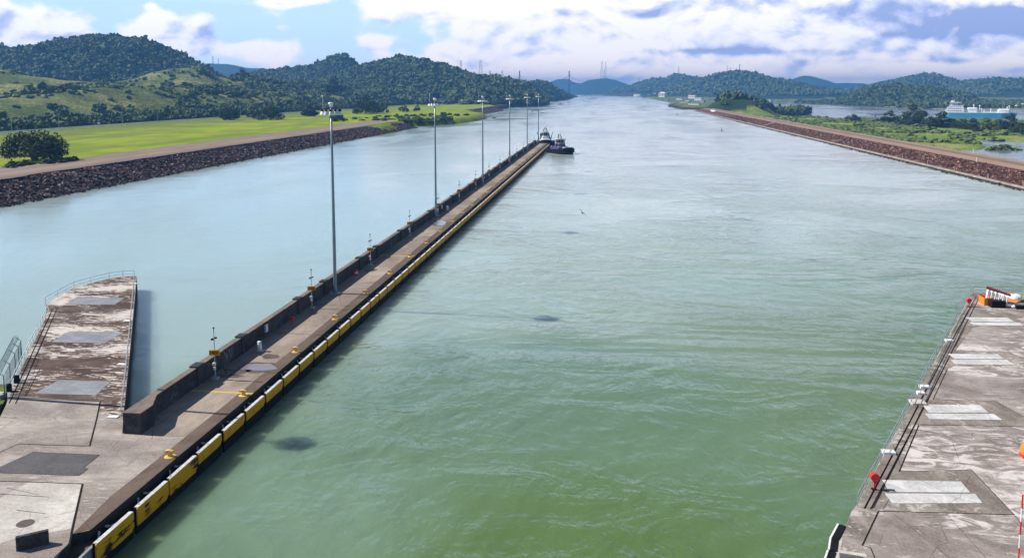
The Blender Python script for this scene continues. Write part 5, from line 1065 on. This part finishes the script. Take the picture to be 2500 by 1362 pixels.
for px, py, w, h, wm, rm, lab in [(1556, 234.5, 14, 2.6, BW, GRY, 'low white building at the left end of the far lock'), (1577, 234, 9, 2.4, BEI, GRY, 'low beige building beside the long white one at the far lock'), (1586, 235, 7, 2, BW, TC, 'small pinkish shed left of the control house'), (1600, 236, 6, 1.6, BEI, GRY, 'tiny beige shed next to the control house'),
                                  (1660, 240, 12, 2.2, BW, TC, 'low pale shed right of the control house'), (1690, 239, 14, 5, BW, TC, 'pinkish white hall behind the far lock masts'), (1706, 240.5, 14, 4, BW, GRY, 'white hall at the right end of the far lock'), (1716, 242, 8, 3, BEI, TC, 'small tan block against the hillock'), (1672, 243, 18, 2, BEI, GRY, 'long low tan shed in front of the halls'), (1690, 245.5, 12, 2, BW, GRY, 'low pale wall block in front of the far halls'), (1532, 234.8, 7, 1.6, BW, GRY, 'tiny white building left of the lock wall'), (1512, 233, 5, 1.5, BEI, TC, 'small cabin on the green far shore'), (1645, 243.5, 12, 1.6, BW, GRY, 'long white shed left of the pink halls'), (1680, 242, 8, 3, BW, TC, 'square white block between the halls'), (1700, 246, 14, 2, BW, TC, 'white block nearest the hillock foot'), (1655, 246, 8, 1.4, GRY, GRY, 'low grey hut near the jutting bank'), (1628, 240.5, 8, 1.4, BEI, GRY, 'low tan hut before the control house')]:
    bld(px, py, w*1.35, h, 14, wm, rm, lab, grp='buildings at the far lock')
bld(1872, 250, 26, 5, 26, BW, GRY, 'white blocky vessel or building behind the hillock trees', z=-11); bld(2448, 274.5, 36, 3, 24, GRY, GRY, 'long grey lock wall building behind the ship bow', z=-11); bld(2490, 276.5, 40, 3, 20, DKSLAB, GRY, 'dark long shed at the right photo edge beyond the lake', z=-11)
for i, (px, py, h) in enumerate([(1601, 236, 13), (1636, 238, 9), (1641, 238, 9), (1655, 239, 10), (1663, 240, 9), (1673, 240, 10), (1681, 239, 10), (1699, 240, 12), (1711, 240, 11), (1729, 241, 10), (1748, 236, 8), (1622, 239, 5)]):
    g = G(px, py, 1.2); D = -g[0]*SW+g[1]*CW; t = thing('lamp_mast', '%s small lamp mast from the left at the far lock' % ordinal(i+1), 'lamp mast', g, 'lamp masts at the far lock'); m = MB(); hh = h/F*D; m.tube((g[0], g[1], -1), (g[0], g[1], 1+hh), .5, .35, 5); m.build('pole', STEEL, t); m = MB(); m.box((g[0], g[1], 1.2+hh), (4.6, 2, 1.2)); m.build('lamp_head', WHT, t)
# ------------------------------------------------------------------ bridge, lattice towers
PYL = paint('pylon_concrete', (.10, .11, .14), .7, 0, .1, .02)
b1_, b2_ = A(1268.5, 200, 5200), A(1389.5, 200, 5200); br = thing('cable_stayed_bridge', 'distant cable stayed bridge with two tall grey pylons above the canal bend', 'bridge', (b1_[0], b1_[1], 0))
zd = A(1389, 204, 5200)[2]; zt = A(1389, 173, 5200)[2]; dirb = (Vector((b2_[0], b2_[1], 0))-Vector((b1_[0], b1_[1], 0))).normalized()
for q in (b1_, b2_):
    m = MB(); m.tube((q[0], q[1], -6), (q[0], q[1], zt), 4.4, 3.2, 8); m.build('pylon', PYL, br)
m = MB(); s0 = Vector((b1_[0], b1_[1], zd))-dirb*170; s1 = Vector((b2_[0], b2_[1], zd))+dirb*150; d_ = s1-s0; m.cbox(tuple((s0+s1)/2), (d_.length, 26, 3.0), .5, math.atan2(d_.y, d_.x)); m.build('bridge_deck', PYL, br)
for q in (b1_, b2_):
    for s_ in (-1, 1):
        for k in range(1, 7): m = MB(); m.tube((q[0], q[1], zt-8-k*6), Vector((q[0], q[1], zd))+dirb*s_*k*24, .22, None, 4); m.build('stay_cable', PYL, br)
TWR = paint('tower_steel', (.20, .22, .26), .6, .3, .1, .1)
def lattice(px, py0, py1, D, label, wb=.26, arms=(), r=.22):
    p = A(px, py0, D); q = A(px, py1, D); x, y = p[0], p[1]; zb = float(hz(x, y)[0])-1; ztp = q[2]; h = ztp-zb; t = thing('lattice_tower', label, 'tower', (x, y, zb), 'lattice towers on the hills')
    m = MB(); n = 9; w0 = h*wb*.5; w1 = h*.018+.3
    lv = [(zb+h*(1-(1-i/n)**1.25), w0+(w1-w0)*(1-(1-i/n)**1.25)) for i in range(n+1)]
    for (za, wa), (zc, wc) in zip(lv[:-1], lv[1:]):
        Pa = [(x+sx*wa, y+sy*wa, za) for sx, sy in ((-1, -1), (1, -1), (1, 1), (-1, 1))]; Pc = [(x+sx*wc, y+sy*wc, zc) for sx, sy in ((-1, -1), (1, -1), (1, 1), (-1, 1))]
        for i in range(4): m.tube(Pa[i], Pc[i], r, None, 4); m.tube(Pa[i], Pc[(i+1) % 4], r*.55, None, 3); m.tube(Pc[i], Pc[(i+1) % 4], r*.55, None, 3)
    m.build('lattice_body', TWR, t)
    for f, w in arms: m = MB(); za = zb+h*f; m.tube((x-w, y, za), (x, y, za+w*.12), r*.8, None, 4); m.tube((x+w, y, za), (x, y, za+w*.12), r*.8, None, 4); m.tube((x-w, y, za), (x+w, y, za), r*.8, None, 4); m.build('cross_arm', TWR, t)
lattice(1125.5, 178, 147, 2120, 'left taller lattice tower on the slope behind the masts', .16, (), .20); lattice(1173.5, 184, 148, 2120, 'second taller lattice tower with wide splayed legs', .26, (), .20)
for px, a0, a1, lb in [(1096, 174, 164, 'tiny pylon on the ridge left of the lattice towers'), (1196, 188, 173, 'small power pylon right of the splayed lattice tower'), (1202.5, 190, 180, 'smallest power pylon between two larger ones'), (1226.5, 190, 172, 'power pylon with three cross arms near the bridge pylon')]: lattice(px, a0, a1, 2250, lb, .2, ((.62, 4.5), (.8, 4), (.95, 3.2)), .16)
lattice(1469.5, 188, 150, 8400, 'left of the two tallest lattice masts on the central far hill', .2, (), .95); lattice(1478.5, 188, 152, 8400, 'right of the two tallest lattice masts on the central far hill', .16, (), .95); lattice(1476, 188, 171, 8400, 'short lattice mast between the two tallest', .2, (), .6)
lattice(1657, 181, 163, 5900, 'lone thin mast on the far hill right of centre', .06, (), .6); lattice(1805.5, 173, 157, 4300, 'thin mast on top of the steep hill', .05, (), .42); lattice(1776, 177, 161, 4300, 'left thin antenna on the steep hill', .05, (), .3); lattice(1561, 205, 188, 5900, 'thin antenna on the low far ridge', .05, (), .3)
lattice(520, 150, 138, 5200, 'left tiny antenna on the blue hill at the left', .06, (), .4); lattice(533, 150, 142, 5200, 'right tiny antenna on the blue hill at the left', .06, (), .35); lattice(1783, 176, 165, 4300, 'short antenna beside the left thin antenna', .05, (), .3)
# ------------------------------------------------------------------ left lawn furniture
ASPH = paint('asphalt', (.16, .165, .17), .85, 0, .2, .3)
vy = np.arange(150, 1300, 8.0); X, Y = np.meshgrid(np.array([-418., -414., -410.]), vy); tag(grid_mesh('road', X, Y, np.full(X.shape, 4.05), ASPH), kind='structure')
X, Y = np.meshgrid(np.array([-421., -418.2, -409.8, -404., -398.]), vy); Z = np.array([1.5, 3.95, 3.95, 3.8, 2.2])[None]*np.ones(X.shape); tag(grid_mesh('road_verge', X, Y, Z, paint('verge_grass', (.10, .17, .02), .95, 0, .4, .3)), kind='structure')
gr = thing('guardrail', 'long low steel guardrail between the lawn and the bushes on the left', 'guardrail', (-407.5, 200, 4)); m = MB(); m.box((-407.5, 640, 4.72), (.09, 900, .34)); m.build('rail', STEEL, gr)
for i in range(90): m = MB(); yy = 195+i*10; m.box((-407.6, yy, 4.3), (.14, .14, 1.0)); m.build('post', STEEL, gr)
lamp0 = None
for k, (px, py) in enumerate([(90, 330), (207, 323), (307, 315), (403.6, 304), (478, 298), (541, 291.5), (597, 287.5), (647, 284), (690, 281.5), (728, 279)]):
    g = G(px, py, 4.0); x, y = -409.0, g[1]
    if lamp0 is None:
        lamp0 = t = thing('street_lamp', 'street lamp behind the large spreading tree on the left', 'street lamp', (x, y, 3.9), 'street lamps along the guardrail'); m = MB(); m.tube((x, y, 3.9), (x, y, 13.2), .16, .10, 7); m.build('pole', STEEL, t); m = MB(); m.tube((x, y, 13.1), (x-2.2, y, 13.7), .07, None, 5); m.build('arm', STEEL, t); m = MB(); m.cbox((x-2.5, y, 13.7), (.9, .35, .2), .05); m.build('lamp_head', WHT, t)
    else: copy_tree(lamp0, (x, y, 3.9), None, '%s street lamp from the left along the guardrail' % ordinal(k+1))
g = G(315, 307, 4.2); t = thing('road_sign', 'small white sign board by the guardrail beside the third street lamp', 'sign', (-405, g[1]-8, 4)); m = MB(); m.tube((-405, g[1]-8, 4), (-405, g[1]-8, 6.2), .06); m.build('post', STEEL, t); m = MB(); m.cbox((-405, g[1]-8, 6.3), (2.4, .1, 1.5), .02); m.build('board', WHT, t)
# dike marker posts and concrete ramp
for i, (px, py) in enumerate([(2463, 457), (2383, 436), (2316, 417), (2263, 402), (2208, 388), (2116, 365), (2083, 355)]):
    g = G(px, py, -1.6); m = MB(); m.tube((145.3, g[1], -1.9), (145.3, g[1], .0), .14, .12, 6); m.box((145.3, g[1], .1), (.4, .25, .3)); tag(m.build('marker_post', PALEC), '%s pale post on the dike kerb, counted from the right photo edge' % ordinal(i+1), 'post', 'marker posts on the dike kerb')
g = G(1905, 304, 0); m = MB(); m.box((152.2, g[1], .15), (13.0, 2.6, .3), 0, 0, -math.atan2(3.4, 12.4)); tag(m.build('concrete_ramp', PALEC), 'pale concrete strip running down the red rock slope', 'ramp')
for i, (px, py, lb) in enumerate([(1923, 300, 'small pale post at the head of the concrete strip on the dike'), (2376, 374, 'little white post at the lake edge of the dike road'), (2384, 396, 'short pale post on the tan dike road')]):
    g = G(px, py, 1.6); m = MB(); m.tube((g[0], g[1], 1.5), (g[0], g[1], 3.3), .16, .12, 6); m.ball((g[0], g[1], 3.4), .25); tag(m.build('road_post', WHT), lb, 'post')
g = G(1737, 271, 1.6); m = MB(); m.sheet([xy(G(1733, 268.5, 1.9)), xy(G(1745, 269, 1.9)), xy(G(1747, 271.5, 1.9)), xy(G(1738, 271.2, 1.9))], 1.9); m.prism([xy(G(1733, 268.5, 1.9)), xy(G(1745, 269, 1.9)), xy(G(1747, 271.5, 1.9)), xy(G(1738, 271.2, 1.9))], .4, 1.95); tag(m.build('white_slab', WHT), 'small white slab on the dark rock near the far end of the dike', 'slab')
# ------------------------------------------------------------------ buoys, rocks in the water, bird
GRB = paint('buoy_green', (.01, .05, .03), .5); RDB = paint('buoy_red', (.16, .02, .02), .5)
for i, (px, py, h, z, mt, lb) in enumerate([(1762, 320, 8, ZW, GRB, 'dark green channel buoy nearest on the right side of the channel'), (1653, 280, 5, ZW, GRB, 'dark buoy in the channel before the far end of the dike'), (1300, 274.5, 5, ZW, RDB, 'dark buoy on the left between the farthest light masts'), (1605, 262, 2.6, ZW, RDB, 'tiny buoy off the jutting bank'), (1582, 252.5, 2.6, ZW, GRB, 'farthest tiny buoy before the lock'),
                                           (1362, 257.5, 3.4, ZW, RDB, 'tiny red buoy beside the rocks off the left headland'), (1995, 262, 4, ZL, GRB, 'small buoy in the far lake'), (2102, 268.5, 5, ZL, GRB, 'small dark buoy in the middle of the lake'), (2137, 285, 6, ZL, GRB, 'dark lake buoy just left of the tree row')]):
    g = G(px, py, z); D = -g[0]*SW+g[1]*CW; H_ = h/F*D; t = thing('channel_buoy', lb, 'buoy', g, 'channel buoys'); r_ = H_*.22
    m = MB(); m.lathe((g[0], g[1], z-.2), [(r_, 0), (r_, H_*.28), (r_*.7, H_*.34)], 10); m.build('float', mt, t); m = MB(); m.tube((g[0], g[1], z), (g[0], g[1], z+H_*.85), r_*.35, r_*.22, 6); m.lathe((g[0], g[1], z+H_*.72), [(r_*.5, 0), (r_*.5, H_*.2), (r_*.1, H_*.28)], 8); m.build('top_mark', mt, t)
for px, py, w, lb in [(1368, 255.5, 3.5, 'dark rock in the water off the left headland'), (1373.5, 255, 2.5, 'smaller rock beside the dark rock off the left headland'), (1386.5, 248, 2.6, 'low rock near the tip of the left headland'), (1206, 288.5, 5, 'dark rock in the water at the tip of the grassy spit')]:
    g = G(px, py, ZW); D = -g[0]*SW+g[1]*CW; m = MB(); m.ball((g[0], g[1], ZW), w/F*D, 2, (1, .8, .45)); tag(m.build('rock', RK1), lb, 'rock', 'rocks in the water')
p = Vector(A(1421, 520, 120)); q = MB(); s = 1.0
sp1 = [(-.02, .0), (.16, .30), (.46, .52), (.92, .30), (1.02, .16), (.86, .33), (.50, .36), (.22, .10)]
def wing(sg):
    top = []; 
    prof = [(0.0, .10), (.20, .26), (.42, .33), (.70, .16), (1.02, -.14)]; back = [(1.02, -.14), (.66, .04), (.44, .17), (.24, .05), (0.0, -.14)]
    P = prof+back[1:]; up = lambda a: .16*math.sin(min(1, a/.5)*1.57)-.10*max(0, a-.5)
    vt = [(sg*a, b, up(a)+.012) for a, b in P]; vb = [(sg*a, b, up(a)-.012) for a, b in P]; n = len(P)
    q.add(vt+vb, [tuple(range(n)), tuple(range(2*n-1, n-1, -1))]+[(i, n+i, n+(i+1) % n, (i+1) % n) for i in range(n)])
wing(1); wing(-1); Rx = Matrix.Rotation(-math.pi/2, 3, 'X')
q.lathe((0, 0, 0), [(.008, -.52), (.03, -.40), (.055, -.15), (.075, .05), (.06, .22), (.035, .30), (.045, .36), (.03, .42), (.012, .46), (.008, .56)], 8, Rx.inverted() if False else Matrix.Rotation(-math.pi/2, 3, 'X'))
for sg in (-1, 1): q.add([(0, -.34, .01), (sg*.03, -.36, 0), (sg*.10, -.72, 0), (0, -.45, -.01)], [(0, 1, 2, 3), (3, 2, 1, 0)])
bd_ = q.build('bird', paint('bird_black', (.012, .011, .012), .7)); bd_.location = p; bd_.rotation_euler = (math.radians(38), math.radians(42), math.radians(35)); bd_.scale = (.78, .78, .78)
tag(bd_, 'black long winged seabird gliding over the water in mid channel', 'bird')
# ------------------------------------------------------------------ air
HAZE = True
if HAZE:
    hm = bpy.data.materials.new('haze_air'); hm.use_nodes = True; nt = hm.node_tree; nt.nodes.clear(); ho = nt.nodes.new('ShaderNodeOutputMaterial'); hv = nt.nodes.new('ShaderNodeVolumePrincipled')
    hv.inputs['Color'].default_value = (.16, .46, 1.0, 1); hv.inputs['Density'].default_value = .00013; hv.inputs['Anisotropy'].default_value = .2
    nt.links.new(hv.outputs[0], ho.inputs['Volume'])
    h = MB().box((0, 6400, 105), (17400, 17600, 275)).build('haze', hm); tag(h, kind='stuff')
    try: hm.cycles.homogeneous_volume = True
    except Exception: pass
